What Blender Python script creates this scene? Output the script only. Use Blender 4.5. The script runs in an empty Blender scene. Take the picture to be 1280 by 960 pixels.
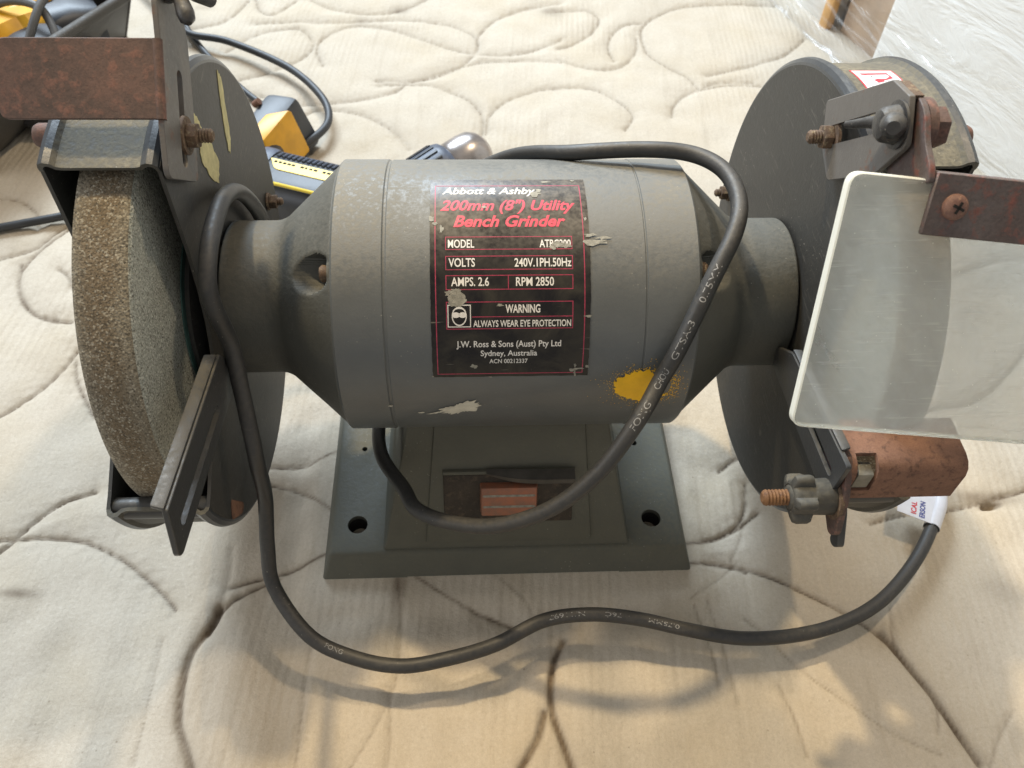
import bpy, bmesh, math, random
from mathutils import Vector, Matrix
random.seed(7)
SC = bpy.context.scene
COL = SC.collection
MM = 0.001
R = math.radians

# ---------------------------------------------------------------- camera
cam_d = bpy.data.cameras.new('camera'); cam = bpy.data.objects.new('camera', cam_d); COL.objects.link(cam)
cam_d.sensor_width = 36.0; cam_d.lens = 36.0 * 1035 / 1280.0
cam_d.clip_start = 0.01; cam_d.clip_end = 50
CP = R(51); CR = R(2.65)
cam.location = Vector((3.3, -306.64, 455.1)) * MM
_d = Vector((0, math.cos(CP), -math.sin(CP))); _u = Vector((0, math.sin(CP), math.cos(CP))); _r = Vector((1, 0, 0))
_r2 = _r * math.cos(CR) + _u * math.sin(CR); _u2 = _u * math.cos(CR) - _r * math.sin(CR)
cam.rotation_euler = Matrix((_r2, _u2, -_d)).transposed().to_euler()
SC.camera = cam
SC.render.resolution_x = 1024; SC.render.resolution_y = 768
cam_d.dof.use_dof = True; cam_d.dof.focus_distance = 0.385; cam_d.dof.aperture_fstop = 20

# ---------------------------------------------------------------- light
w = bpy.data.worlds.new('World'); SC.world = w; w.use_nodes = True
w.node_tree.nodes['Background'].inputs[0].default_value = (1.0, 0.96, 0.90, 1)
w.node_tree.nodes['Background'].inputs[1].default_value = 0.37
SC.view_settings.view_transform = 'Standard'; SC.view_settings.look = 'None'
SC.view_settings.exposure = 0.17; SC.view_settings.gamma = 1.0
def area(name, loc, target, sx, sy, watt, col):
    l = bpy.data.lights.new(name, 'AREA'); l.shape = 'RECTANGLE'; l.size = sx; l.size_y = sy; l.energy = watt; l.color = col
    o = bpy.data.objects.new(name, l); COL.objects.link(o); o.location = loc
    o.rotation_euler = (Vector(target) - Vector(loc)).to_track_quat('-Z', 'Y').to_euler()
    return o
area('window_light', (-0.85, 1.95, 1.85), (0, 0.05, 0.05), 1.5, 0.75, 118, (0.74, 0.87, 1.0))
area('ceiling_lamp', (0.50, 0.50, 1.60), (0, 0, 0.05), 0.09, 0.09, 8, (1.0, 0.80, 0.55))
_s = bpy.data.lights.new('spot_lamp', 'SPOT'); _s.energy = 66; _s.color = (1.0, 0.79, 0.48); _s.spot_size = R(19); _s.spot_blend = 0.55; _s.shadow_soft_size = 0.035
_o = bpy.data.objects.new('spot_lamp', _s); COL.objects.link(_o); _o.location = (-0.42, 0.48, 1.5)
_o.rotation_euler = (Vector((0.085, -0.10, 0.05)) - _o.location).to_track_quat('-Z', 'Y').to_euler()
area('side_fill_light', (-2.2, -0.5, 1.3), (0, 0, 0.1), 1.2, 1.2, 15, (0.95, 0.97, 1.0))  # added unseen fill, no real doorway: brightens left-facing sides and the white panel

# ---------------------------------------------------------------- node helpers
class NT:
    def __init__(s, name):
        m = bpy.data.materials.new(name); m.use_nodes = True; s.m = m; s.t = m.node_tree
        s.b = s.t.nodes['Principled BSDF']; s.out = s.t.nodes['Material Output']
        s.tc = s.t.nodes.new('ShaderNodeTexCoord')
    def n(s, typ, **kw):
        nd = s.t.nodes.new(typ)
        for k, v in kw.items():
            if isinstance(v, tuple) and k.startswith('i_'): nd.inputs[k[2:]].default_value = v
            elif k.startswith('i_'): nd.inputs[k[2:]].default_value = v
            else: setattr(nd, k, v)
        return nd
    def l(s, a, b): s.t.links.new(a, b)
    def noise(s, scale, detail=4, rough=0.55, vec=None, dist=0.0):
        nd = s.n('ShaderNodeTexNoise'); nd.inputs['Scale'].default_value = scale; nd.inputs['Detail'].default_value = detail
        nd.inputs['Roughness'].default_value = rough; nd.inputs['Distortion'].default_value = dist
        s.l(vec if vec is not None else s.tc.outputs['Object'], nd.inputs['Vector']); return nd.outputs['Fac']
    def vor(s, scale, vec=None, out='Distance'):
        nd = s.n('ShaderNodeTexVoronoi'); nd.inputs['Scale'].default_value = scale
        s.l(vec if vec is not None else s.tc.outputs['Object'], nd.inputs['Vector']); return nd.outputs[out]
    def ramp(s, fac, stops):
        nd = s.n('ShaderNodeValToRGB'); cr = nd.color_ramp
        while len(cr.elements) < len(stops): cr.elements.new(0.5)
        for e, (p, c) in zip(cr.elements, stops):
            e.position = p; e.color = (c[0], c[1], c[2], 1) if isinstance(c, (tuple, list)) else (c, c, c, 1)
        s.l(fac, nd.inputs[0]); return nd.outputs[0]
    def mix(s, fac, a, b, mode='MIX'):
        nd = s.n('ShaderNodeMix', data_type='RGBA', blend_type=mode)
        for sock, v in ((nd.inputs[0], fac), (nd.inputs[6], a), (nd.inputs[7], b)):
            if isinstance(v, (int, float)): sock.default_value = v
            elif isinstance(v, tuple): sock.default_value = (v[0], v[1], v[2], 1)
            else: s.l(v, sock)
        return nd.outputs[2]
    def math(s, op, a, b=None, clamp=False):
        nd = s.n('ShaderNodeMath', operation=op, use_clamp=clamp)
        for i, v in enumerate((a, b)):
            if v is None: continue
            if isinstance(v, (int, float)): nd.inputs[i].default_value = v
            else: s.l(v, nd.inputs[i])
        return nd.outputs[0]
    def bump(s, h, strength=0.3, dist=0.001, normal=None):
        nd = s.n('ShaderNodeBump'); nd.inputs['Strength'].default_value = strength; nd.inputs['Distance'].default_value = dist
        s.l(h, nd.inputs['Height'])
        if normal is not None: s.l(normal, nd.inputs['Normal'])
        return nd.outputs[0]
    def fin(s, col=None, rough=None, normal=None, metal=0.0, spec=None, coat=None):
        b = s.b
        if col is not None:
            if isinstance(col, tuple): b.inputs['Base Color'].default_value = (*col, 1)
            else: s.l(col, b.inputs['Base Color'])
        if rough is not None:
            if isinstance(rough, (int, float)): b.inputs['Roughness'].default_value = rough
            else: s.l(rough, b.inputs['Roughness'])
        if normal is not None: s.l(normal, b.inputs['Normal'])
        if isinstance(metal, (int, float)): b.inputs['Metallic'].default_value = metal
        else: s.l(metal, b.inputs['Metallic'])
        if spec is not None: b.inputs['Specular IOR Level'].default_value = spec
        if coat: b.inputs['Coat Weight'].default_value = coat; b.inputs['Coat Roughness'].default_value = 0.15
        return s.m

def up_mask(N, lo=0.1, hi=0.9):
    g = N.n('ShaderNodeNewGeometry'); sp = N.n('ShaderNodeSeparateXYZ'); N.l(g.outputs['Normal'], sp.inputs[0])
    mr = N.n('ShaderNodeMapRange'); mr.inputs[1].default_value = lo; mr.inputs[2].default_value = hi
    N.l(sp.outputs['Z'], mr.inputs[0]); return mr.outputs[0]

def painted(name, base, dust=(0.27, 0.245, 0.195), dust_amt=0.6, rough=0.42, lo=0.2, hi=1.0, pebble=0.35, rust=0.0, clean=(0.28, 0.68, 0.25), psc=15, scr=0.15):
    N = NT(name)
    n1 = N.noise(psc, 6, 0.55); n2 = N.noise(420, 3, 0.6); n3 = N.noise(1300, 2, 0.5)
    um = up_mask(N, lo, hi)
    patch = N.ramp(n1, [(clean[0], 0.0), (clean[1], 1.0)])
    grit = N.ramp(n2, [(0.35, 0.35), (0.62, 1.0)])
    d = N.math('MULTIPLY', N.math('MULTIPLY', um, N.math('ADD', N.math('MULTIPLY', patch, 1 - clean[2]), clean[2])), N.math('MULTIPLY', grit, dust_amt), True)
    # thin film of grinding dust everywhere
    film = N.math('MULTIPLY', N.ramp(N.noise(9, 5, 0.65), [(0.35, 0.0), (0.75, 1.0)]), 0.13 * dust_amt)
    d2 = N.math('MAXIMUM', d, film)
    basev = N.mix(N.ramp(N.noise(60, 5), [(0.3, 0.0), (0.7, 1.0)]), tuple(c * 0.93 for c in base), tuple(c * 1.06 for c in base))
    col = N.mix(d2, basev, dust)
    spk = N.ramp(N.vor(330), [(0.0, 1.0), (0.085, 1.0), (0.10, 0.0)])
    spk = N.math('MULTIPLY', spk, N.ramp(N.noise(30, 3), [(0.52, 0.0), (0.62, 0.6)]))
    col = N.mix(spk, col, (0.36, 0.34, 0.29))
    mp = N.n('ShaderNodeMapping'); mp.inputs['Rotation'].default_value = (0.35, 0.2, 0.5); mp.inputs['Scale'].default_value = (14, 1, 1)
    N.l(N.tc.outputs['Object'], mp.inputs[0])
    mp2 = N.n('ShaderNodeMapping'); mp2.inputs['Rotation'].default_value = (1.2, 0.1, 0.1); mp2.inputs['Scale'].default_value = (1, 1, 9)
    N.l(N.tc.outputs['Object'], mp2.inputs[0])
    sc_ = N.math('ADD', N.ramp(N.noise(60, 4, 0.6, mp.outputs[0]), [(0.68, 0.0), (0.72, 1.0)]), N.ramp(N.noise(75, 5, 0.6, mp2.outputs[0]), [(0.60, 0.0), (0.72, 1.0)]), True)
    col = N.mix(N.math('MULTIPLY', sc_, scr), col, (0.16, 0.15, 0.13))
    if rust:
        rm = N.ramp(N.noise(34, 6, 0.7), [(0.62 - rust * 0.3, 0.0), (0.70 - rust * 0.3, 1.0)])
        col = N.mix(rm, col, N.mix(N.noise(300, 4), (0.11, 0.045, 0.022), (0.20, 0.085, 0.04)))
    ro = N.ramp(d2, [(0.0, rough), (0.5, 0.85)])
    b1 = N.bump(n2, pebble, 0.0006); b2 = N.bump(n3, 0.18, 0.0003, b1)
    return N.fin(col, ro, b2)

def rusty(name, c1, c2, c3, sc=1.0, rough=0.75, bump=0.5):
    N = NT(name)
    n1 = N.noise(38 * sc, 8, 0.7); n2 = N.noise(190 * sc, 5, 0.65); n3 = N.noise(900 * sc, 3, 0.6)
    a = N.mix(N.ramp(n1, [(0.38, 0.0), (0.62, 1.0)]), c1, c2)
    b = N.mix(N.ramp(n2, [(0.52, 0.0), (0.66, 1.0)]), a, c3)
    b = N.mix(N.ramp(n3, [(0.3, 0.35), (0.55, 0.0)]), b, tuple(c * 0.4 for c in c1))
    pit = N.ramp(N.vor(420 * sc), [(0.0, 0.0), (0.22, 1.0)])
    nrm = N.bump(n2, bump, 0.0007, N.bump(n3, bump * 0.7, 0.0003, N.bump(pit, 0.25, 0.0003)))
    return N.fin(b, rough, nrm)

def plain(name, col, rough=0.5, metal=0.0, var=0.12, sc=120, bump=0.12, spec=None, coat=None):
    N = NT(name)
    n = N.noise(sc, 5, 0.6)
    c = N.mix(N.ramp(n, [(0.3, 0.0), (0.7, 1.0)]), tuple(v * (1 - var) for v in col), tuple(min(1, v * (1 + var)) for v in col))
    return N.fin(c, rough, N.bump(N.noise(sc * 5, 3), bump, 0.0003), metal, spec, coat)

M = {}
M['motor'] = painted('grey_enamel', (0.104, 0.113, 0.116), dust=(0.235, 0.215, 0.172), dust_amt=0.8, rough=0.30, lo=0.66, hi=1.0, pebble=0.18, clean=(0.38, 0.60, 0.2), psc=8)
M['bell'] = painted('grey_enamel_bell', (0.078, 0.082, 0.076), dust=(0.17, 0.158, 0.13), dust_amt=0.7, rough=0.5, lo=0.2, hi=1.2, pebble=0.35)
M['base'] = painted('cast_base_enamel', (0.092, 0.094, 0.076), dust=(0.17, 0.155, 0.11), dust_amt=0.8, rough=0.55, lo=0.0, hi=1.3, pebble=0.4)
M['guard'] = painted('guard_black_enamel', (0.030, 0.030, 0.029), dust=(0.105, 0.098, 0.083), dust_amt=0.6, rough=0.45, lo=-0.3, hi=1.2, pebble=0.15, scr=0.42, clean=(0.3, 0.6, 0.3), psc=7)
M['drum'] = painted('guard_drum_dusty', (0.05, 0.05, 0.045), dust=(0.20, 0.18, 0.13), dust_amt=1.1, rough=0.55, lo=-0.2, hi=0.8, pebble=0.5)
M['rim'] = painted('guard_rim_enamel', (0.03, 0.035, 0.042), dust=(0.16, 0.15, 0.12), dust_amt=0.25, rough=0.28, pebble=0.1)
M['grey_steel'] = painted('bracket_grey_steel', (0.115, 0.11, 0.105), dust=(0.15, 0.13, 0.11), dust_amt=0.6, rough=0.42, lo=-0.5, pebble=0.15, rust=0.25)
M['dark_steel'] = painted('rest_dark_steel', (0.035, 0.036, 0.038), dust=(0.12, 0.11, 0.085), dust_amt=0.5, rough=0.32, lo=-0.2, pebble=0.12)
M['rust_dark'] = rusty('rust_dark', (0.075, 0.052, 0.045), (0.14, 0.082, 0.066), (0.19, 0.095, 0.072))
M['rust_red'] = rusty('rust_red', (0.085, 0.062, 0.058), (0.12, 0.10, 0.098), (0.19, 0.07, 0.055), 0.8, 0.6)
M['rust_orange'] = rusty('rust_orange', (0.17, 0.088, 0.058), (0.23, 0.122, 0.08), (0.105, 0.056, 0.04), 1.6, 0.9)
M['rust_bolt'] = rusty('rust_bolt', (0.075, 0.05, 0.035), (0.15, 0.095, 0.06), (0.24, 0.19, 0.12), 3.0, 0.8)
M['rubber'] = plain('black_rubber', (0.028, 0.03, 0.033), 0.48, 0, 0.3, 60, 0.15)
M['cord'] = painted('grey_black_cord', (0.024, 0.026, 0.029), dust=(0.17, 0.15, 0.12), dust_amt=0.36, rough=0.42, lo=-0.2, hi=1.2, pebble=0.12)
M['void'] = plain('dark_socket', (0.012, 0.011, 0.010), 0.9)
M['wing'] = painted('black_wing_nut_steel', (0.025, 0.025, 0.027), dust=(0.16, 0.15, 0.13), dust_amt=0.5, rough=0.3, lo=0.2)
M['knob'] = painted('dusty_plastic_knob', (0.04, 0.04, 0.037), dust=(0.16, 0.145, 0.11), dust_amt=0.65, rough=0.5, lo=-0.4)
M['zinc'] = plain('dull_zinc', (0.20, 0.195, 0.17), 0.5, 0.5, 0.3, 200, 0.4)
M['white_ink'] = plain('white_ink', (0.72, 0.70, 0.66), 0.5, 0, 0.12, 900)
M['pink_ink'] = plain('red_pink_ink', (0.60, 0.035, 0.075), 0.45, 0, 0.15, 900)
M['pink_line'] = plain('pink_line_ink', (0.34, 0.035, 0.075), 0.45, 0, 0.3, 500)
M['cord_ink'] = plain('faded_white_ink', (0.26, 0.26, 0.26), 0.6, 0, 0.4, 700)
M['orange_paint'] = plain('orange_spray_paint', (0.88, 0.50, 0.010), 0.5, 0, 0.12, 90, 0.3)
M['flake'] = plain('torn_backing', (0.26, 0.25, 0.21), 0.7, 0, 0.35, 400, 0.5)
M['cream_paint'] = plain('cream_paint_scuff', (0.55, 0.53, 0.45), 0.6, 0, 0.15, 300, 0.5)
M['tape'] = plain('yellowed_tape', (0.52, 0.47, 0.24), 0.7, 0, 0.2, 200, 0.4)
M['blotter'] = plain('green_blotter_paper', (0.06, 0.13, 0.12), 0.7, 0, 0.35, 120, 0.3)
M['sticker_white'] = plain('sticker_white', (0.62, 0.63, 0.68), 0.4, 0, 0.05, 200)
M['sticker_red'] = plain('sticker_red', (0.55, 0.03, 0.05), 0.4, 0, 0.15, 200)
M['sticker_blue'] = plain('sticker_blue', (0.03, 0.05, 0.25), 0.4)
M['yellow'] = plain('yellow_plastic', (0.72, 0.36, 0.01), 0.42, 0, 0.14, 60, 0.3)
M['yellow_label'] = plain('yellow_label', (0.78, 0.58, 0.05), 0.4, 0, 0.05)
M['black_plastic'] = plain('black_plastic', (0.03, 0.033, 0.04), 0.45, 0, 0.3, 60, 0.3)
M['blue_plastic'] = plain('slate_rubber_grip', (0.07, 0.085, 0.12), 0.45, 0, 0.25, 80, 0.3)
M['crate'] = painted('grey_crate_plastic', (0.055, 0.053, 0.050), dust=(0.15, 0.13, 0.10), dust_amt=0.5, rough=0.5)
M['chuck'] = plain('worn_chuck_steel', (0.42, 0.38, 0.36), 0.3, 0.9, 0.35, 60, 0.2)
M['wood'] = plain('orange_wood', (0.66, 0.38, 0.14), 0.5, 0, 0.25, 30)
M['brown'] = plain('brown_board', (0.48, 0.36, 0.26), 0.6, 0, 0.2, 20)
M['beige'] = plain('beige_fabric', (0.55, 0.47, 0.38), 0.8, 0, 0.08, 40)
M['seal'] = plain('dark_dirt', (0.03, 0.025, 0.02), 0.9)

def m_wheel(name, c1, c2, c3, stripe=False):
    N = NT(name)
    v = N.vor(880); v2 = N.vor(1700); n1 = N.noise(40, 5, 0.6); n2 = N.noise(1300, 3, 0.7)
    cc = N.n('ShaderNodeSeparateColor'); N.l(N.vor(1350, None, 'Color'), cc.inputs[0])
    c = N.mix(N.ramp(n1, [(0.35, 0.0), (0.65, 1.0)]), c1, c2)
    if stripe:   # worn brown glaze along the middle of the grinding face
        sp = N.n('ShaderNodeSeparateXYZ'); N.l(N.tc.outputs['Object'], sp.inputs[0])
        mr = N.n('ShaderNodeMapRange'); mr.interpolation_type = 'SMOOTHSTEP'
        d = N.math('ABSOLUTE', N.math('ADD', sp.outputs['X'], N.math('MULTIPLY', N.math('SUBTRACT', N.noise(25, 4), 0.5), 0.014)))
        N.l(d, mr.inputs[0]); mr.inputs[1].default_value = 0.010; mr.inputs[2].default_value = 0.003
        c = N.mix(N.math('MULTIPLY', mr.outputs[0], 0.75), c, (0.155, 0.112, 0.065))
    c = N.mix(N.ramp(cc.outputs[0], [(0.70, 0.0), (0.95, 0.9)]), c, c3)
    c = N.mix(N.ramp(cc.outputs[1], [(0.80, 0.0), (0.95, 0.65)]), c, (0.055, 0.048, 0.036))
    c = N.mix(N.ramp(n2, [(0.34, 0.6), (0.50, 0.0)]), c, (0.05, 0.043, 0.03))
    c = N.mix(N.ramp(N.vor(190), [(0.0, 1.0), (0.055, 1.0), (0.07, 0.0)]), c, (0.46, 0.44, 0.37))
    nb = N.bump(v, 0.7, 0.0006, N.bump(v2, 0.5, 0.0003, N.bump(n2, 0.5, 0.0004)))
    return N.fin(c, 0.9, nb)
M['wheel_face'] = m_wheel('abrasive_face', (0.20, 0.175, 0.13), (0.26, 0.23, 0.175), (0.38, 0.35, 0.28), True)
M['wheel_side'] = m_wheel('abrasive_side', (0.29, 0.31, 0.275), (0.36, 0.375, 0.335), (0.52, 0.53, 0.48))

def m_label():
    N = NT('black_foil_label')
    n = N.noise(55, 6, 0.65, dist=0.6); n2 = N.noise(420, 4)
    c = N.mix(N.ramp(n, [(0.40, 0.0), (0.75, 1.0)]), (0.008, 0.007, 0.008), (0.045, 0.04, 0.03))
    c = N.mix(N.math('MULTIPLY', N.math('MULTIPLY', up_mask(N, 0.8, 1.05), N.ramp(n2, [(0.35, 0.2), (0.65, 1.0)])), 0.6), c, (0.24, 0.21, 0.17))
    mp = N.n('ShaderNodeMapping'); mp.inputs['Rotation'].default_value = (0.6, 0.4, 0.9); mp.inputs['Scale'].default_value = (1, 1, 16)
    N.l(N.tc.outputs['Object'], mp.inputs[0])
    scr = N.ramp(N.noise(45, 3, 0.5, mp.outputs[0]), [(0.70, 0.0), (0.735, 1.0)])
    c = N.mix(N.math('MULTIPLY', scr, 0.5), c, (0.26, 0.24, 0.20))
    return N.fin(c, N.ramp(n, [(0.3, 0.24), (0.7, 0.42)]), N.bump(n2, 0.15, 0.0003), spec=0.35)
M['label'] = m_label()

def m_rocker():
    N = NT('red_neon_rocker')
    n = N.noise(160, 5)
    return N.fin(N.mix(N.ramp(n, [(0.35, 0.0), (0.65, 1.0)]), (0.36, 0.13, 0.07), (0.24, 0.12, 0.08)), 0.45, N.bump(n, 0.2, 0.0004))
M['rocker'] = m_rocker()

def m_acrylic():
    N = NT('scratched_acrylic')
    t = N.t
    N.b.inputs['Base Color'].default_value = (1.0, 1.0, 0.985, 1); N.b.inputs['Transmission Weight'].default_value = 1.0
    N.b.inputs['IOR'].default_value = 1.2; N.b.inputs['Roughness'].default_value = 0.06
    dif = N.n('ShaderNodeBsdfDiffuse'); tr = N.n('ShaderNodeBsdfTranslucent')
    dif.inputs[0].default_value = (0.52, 0.51, 0.46, 1); tr.inputs[0].default_value = (0.78, 0.77, 0.71, 1)
    a = N.n('ShaderNodeMixShader'); a.inputs[0].default_value = 0.5; N.l(dif.outputs[0], a.inputs[1]); N.l(tr.outputs[0], a.inputs[2])
    k = N.ramp(N.noise(13, 6, 0.65, None, 0.8), [(0.32, 0.28), (0.50, 0.42), (0.68, 0.62)])
    mp = N.n('ShaderNodeMapping'); mp.inputs['Rotation'].default_value = (0.3, 0.5, 0.35); mp.inputs['Scale'].default_value = (1, 14, 14)
    N.l(N.tc.outputs['Object'], mp.inputs[0])
    k = N.math('ADD', k, N.math('MULTIPLY', N.ramp(N.noise(70, 3, 0.5, mp.outputs[0]), [(0.60, 0.0), (0.68, 1.0)]), 0.16))
    k = N.math('ADD', k, N.ramp(N.vor(260), [(0.0, 0.5), (0.05, 0.5), (0.07, 0.0)]), True)
    mx = N.n('ShaderNodeMixShader'); N.l(k, mx.inputs[0]); N.l(N.b.outputs[0], mx.inputs[1]); N.l(a.outputs[0], mx.inputs[2])
    N.l(mx.outputs[0], N.out.inputs[0]); return N.m
M['acrylic'] = m_acrylic()
def m_acr_edge():
    N = NT('sawn_acrylic_edge')
    dif = N.n('ShaderNodeBsdfDiffuse'); tr = N.n('ShaderNodeBsdfTranslucent')
    dif.inputs[0].default_value = (0.82, 0.83, 0.76, 1); tr.inputs[0].default_value = (0.8, 0.8, 0.74, 1)
    a = N.n('ShaderNodeMixShader'); a.inputs[0].default_value = 0.35; N.l(dif.outputs[0], a.inputs[1]); N.l(tr.outputs[0], a.inputs[2])
    N.l(a.outputs[0], N.out.inputs[0]); return N.m
M['acr_edge'] = m_acr_edge()
def m_film():
    N = NT('stretch_film')
    N.b.inputs['Base Color'].default_value = (1, 1, 1, 1); N.b.inputs['Roughness'].default_value = 0.12
    tp = N.n('ShaderNodeBsdfTransparent')
    mp = N.n('ShaderNodeMapping'); mp.inputs['Rotation'].default_value = (0, 0.62, 0); mp.inputs['Scale'].default_value = (1, 1, 22)
    N.l(N.tc.outputs['Object'], mp.inputs[0])
    h = N.noise(5, 5, 0.62, mp.outputs[0], 0.3)
    N.l(N.bump(h, 0.5, 0.02), N.b.inputs['Normal'])
    N.b.inputs['Specular IOR Level'].default_value = 1.0
    k = N.ramp(h, [(0.38, 0.01), (0.62, 0.05), (0.67, 0.75)])
    mx = N.n('ShaderNodeMixShader'); N.l(k, mx.inputs[0]); N.l(tp.outputs[0], mx.inputs[1]); N.l(N.b.outputs[0], mx.inputs[2])
    N.l(mx.outputs[0], N.out.inputs[0]); return N.m
M['film'] = m_film()
def m_white():
    N = NT('white_wrapped_panel')
    mp = N.n('ShaderNodeMapping'); mp.inputs['Rotation'].default_value = (0, 0.5, 0); mp.inputs['Scale'].default_value = (1, 1, 5)
    N.l(N.tc.outputs['Object'], mp.inputs[0])
    n = N.noise(6, 5, 0.6, mp.outputs[0], 0.8)
    return N.fin(N.mix(N.ramp(n, [(0.3, 0.0), (0.7, 1.0)]), (0.80, 0.785, 0.74), (0.86, 0.86, 0.84)), 0.5, N.bump(n, 0.5, 0.01))
M['white_panel'] = m_white()

def m_mattress():
    N = NT('quilted_mattress_cloth')
    at = N.n('ShaderNodeAttribute', attribute_name='dirt')
    n0 = N.noise(3.0, 4, 0.6); n1 = N.noise(11, 6, 0.6); n2 = N.noise(48, 5, 0.65); n3 = N.noise(1500, 3, 0.7)
    c = N.mix(N.ramp(n0, [(0.35, 0.0), (0.65, 1.0)]), (0.50, 0.44, 0.355), (0.575, 0.51, 0.415))
    c = N.mix(N.ramp(n1, [(0.45, 0.0), (0.75, 0.65)]), c, (0.47, 0.385, 0.265))
    c = N.mix(N.ramp(n2, [(0.50, 0.0), (0.80, 0.30)]), c, (0.42, 0.36, 0.28))
    # faint upright press marks and dotted rub marks
    mp = N.n('ShaderNodeMapping'); mp.inputs['Scale'].default_value = (1.0, 0.09, 1.0); mp.inputs['Rotation'].default_value = (0, 0, 0.12)
    N.l(N.tc.outputs['Object'], mp.inputs[0])
    st = N.noise(85, 4, 0.6, mp.outputs[0])
    c = N.mix(N.ramp(st, [(0.55, 0.0), (0.72, 0.35)]), c, (0.40, 0.34, 0.26))
    wv = N.n('ShaderNodeTexWave', wave_type='BANDS', bands_direction='X'); wv.inputs['Scale'].default_value = 55; wv.inputs['Distortion'].default_value = 1.5; wv.inputs['Detail'].default_value = 2; wv.inputs['Detail Scale'].default_value = 0.4
    N.l(mp.outputs[0], wv.inputs['Vector'])
    ribs = N.math('MULTIPLY', wv.outputs['Fac'], N.ramp(N.noise(5, 3), [(0.45, 0.0), (0.62, 1.0)]))
    fib = N.noise(520, 5, 0.75)
    c = N.mix(N.ramp(fib, [(0.32, 0.35), (0.5, 0.0)]), c, (0.36, 0.31, 0.24))
    c = N.mix(N.ramp(fib, [(0.55, 0.0), (0.75, 0.4)]), c, (0.70, 0.66, 0.58))
    spots = N.math('MULTIPLY', N.ramp(N.vor(150), [(0.0, 1.0), (0.07, 1.0), (0.11, 0.0)]), N.ramp(N.noise(14, 3), [(0.55, 0.0), (0.65, 0.6)]))
    c = N.mix(spots, c, (0.22, 0.17, 0.12))
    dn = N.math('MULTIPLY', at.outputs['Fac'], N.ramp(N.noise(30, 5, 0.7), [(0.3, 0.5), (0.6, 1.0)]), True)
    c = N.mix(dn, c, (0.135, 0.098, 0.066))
    c = N.mix(N.ramp(n3, [(0.4, 0.16), (0.6, 0.0)]), c, (0.30, 0.27, 0.22))
    nb = N.bump(n2, 0.45, 0.0022, N.bump(st, 0.35, 0.002, N.bump(ribs, 0.25, 0.0012, N.bump(fib, 0.5, 0.0006, N.bump(N.noise(220, 5, 0.7), 0.4, 0.0010)))))
    return N.fin(c, 0.85, nb, spec=0.25)
M['mattress'] = m_mattress()
# ---------------------------------------------------------------- mesh helpers (all sizes in millimetres)
def link_mesh(name, me, mat, parent=None, origin=(0, 0, 0), rot=(0, 0, 0)):
    o = bpy.data.objects.new(name, me); COL.objects.link(o)
    if mat is not None and not me.materials: me.materials.append(mat)
    o.parent = parent; o.location = Vector(origin) * MM; o.rotation_euler = rot
    return o
def finish(name, bm, mat, parent=None, origin=(0, 0, 0), rot=(0, 0, 0), angle=35, mats=None):
    bmesh.ops.scale(bm, vec=(MM, MM, MM), verts=bm.verts)
    bmesh.ops.recalc_face_normals(bm, faces=bm.faces)
    me = bpy.data.meshes.new(name); bm.to_mesh(me); bm.free()
    me.shade_smooth(); me.set_sharp_from_angle(angle=R(angle))
    if mats:
        for m in mats: me.materials.append(m)
    return link_mesh(name, me, mat, parent, origin, rot)
def bev(bm, off, seg=2, ang=30):
    bmesh.ops.recalc_face_normals(bm, faces=bm.faces); bm.normal_update()
    es = [e for e in bm.edges if len(e.link_faces) == 2 and e.calc_face_angle(0) > R(ang)]
    if es and off > 0: bmesh.ops.bevel(bm, geom=es, offset=off, segments=seg, profile=0.6, affect='EDGES', clamp_overlap=True)
def add_box(bm, x0, x1, y0, y1, z0, z1):
    vs = [bm.verts.new(p) for p in ((x0,y0,z0),(x1,y0,z0),(x1,y1,z0),(x0,y1,z0),(x0,y0,z1),(x1,y0,z1),(x1,y1,z1),(x0,y1,z1))]
    for f in ((0,3,2,1),(4,5,6,7),(0,1,5,4),(1,2,6,5),(2,3,7,6),(3,0,4,7)): bm.faces.new([vs[i] for i in f])
    return vs
def box(name, x0, x1, y0, y1, z0, z1, mat, parent=None, b=0.6, **k):
    bm = bmesh.new(); add_box(bm, x0, x1, y0, y1, z0, z1); bev(bm, b); return finish(name, bm, mat, parent, **k)
def hexa(name, pts, mat, parent=None, b=0.6, **k):      # eight corners: bottom loop then top loop
    bm = bmesh.new(); vs = [bm.verts.new(p) for p in pts]
    for f in ((0,3,2,1),(4,5,6,7),(0,1,5,4),(1,2,6,5),(2,3,7,6),(3,0,4,7)): bm.faces.new([vs[i] for i in f])
    bev(bm, b); return finish(name, bm, mat, parent, **k)
def rounded(pts, rad, seg=4):
    out = []; n = len(pts)
    for i in range(n):
        p = Vector(pts[i]); a = Vector(pts[i-1]) - p; c = Vector(pts[(i+1) % n]) - p
        r = rad[i] if isinstance(rad, (list, tuple)) else rad
        if r <= 0: out.append(tuple(p)); continue
        r1 = min(r, a.length * .49); r2 = min(r, c.length * .49)
        A = p + a.normalized() * r1; B = p + c.normalized() * r2
        for k in range(seg + 1):
            t = k / seg; q = A * (1-t)**2 + p * 2*t*(1-t) + B * t*t; out.append(tuple(q))
    return out
def prism(name, poly, fn, t, mat, parent=None, b=0.3, **k):
    """poly: 2D outline; fn(a, b, c) -> 3D; extruded from c=0 to c=t"""
    bm = bmesh.new()
    lo = [bm.verts.new(fn(p[0], p[1], 0)) for p in poly]; hi = [bm.verts.new(fn(p[0], p[1], t)) for p in poly]
    n = len(poly); bm.faces.new(lo); bm.faces.new(hi[::-1])
    for i in range(n): bm.faces.new((lo[i], lo[(i+1) % n], hi[(i+1) % n], hi[i]))
    bmesh.ops.recalc_face_normals(bm, faces=bm.faces)
    bev(bm, b, 1, 50)
    return finish(name, bm, mat, parent, **k)
def yz(x): return lambda a, b, c: (x + c, a, b)
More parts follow.
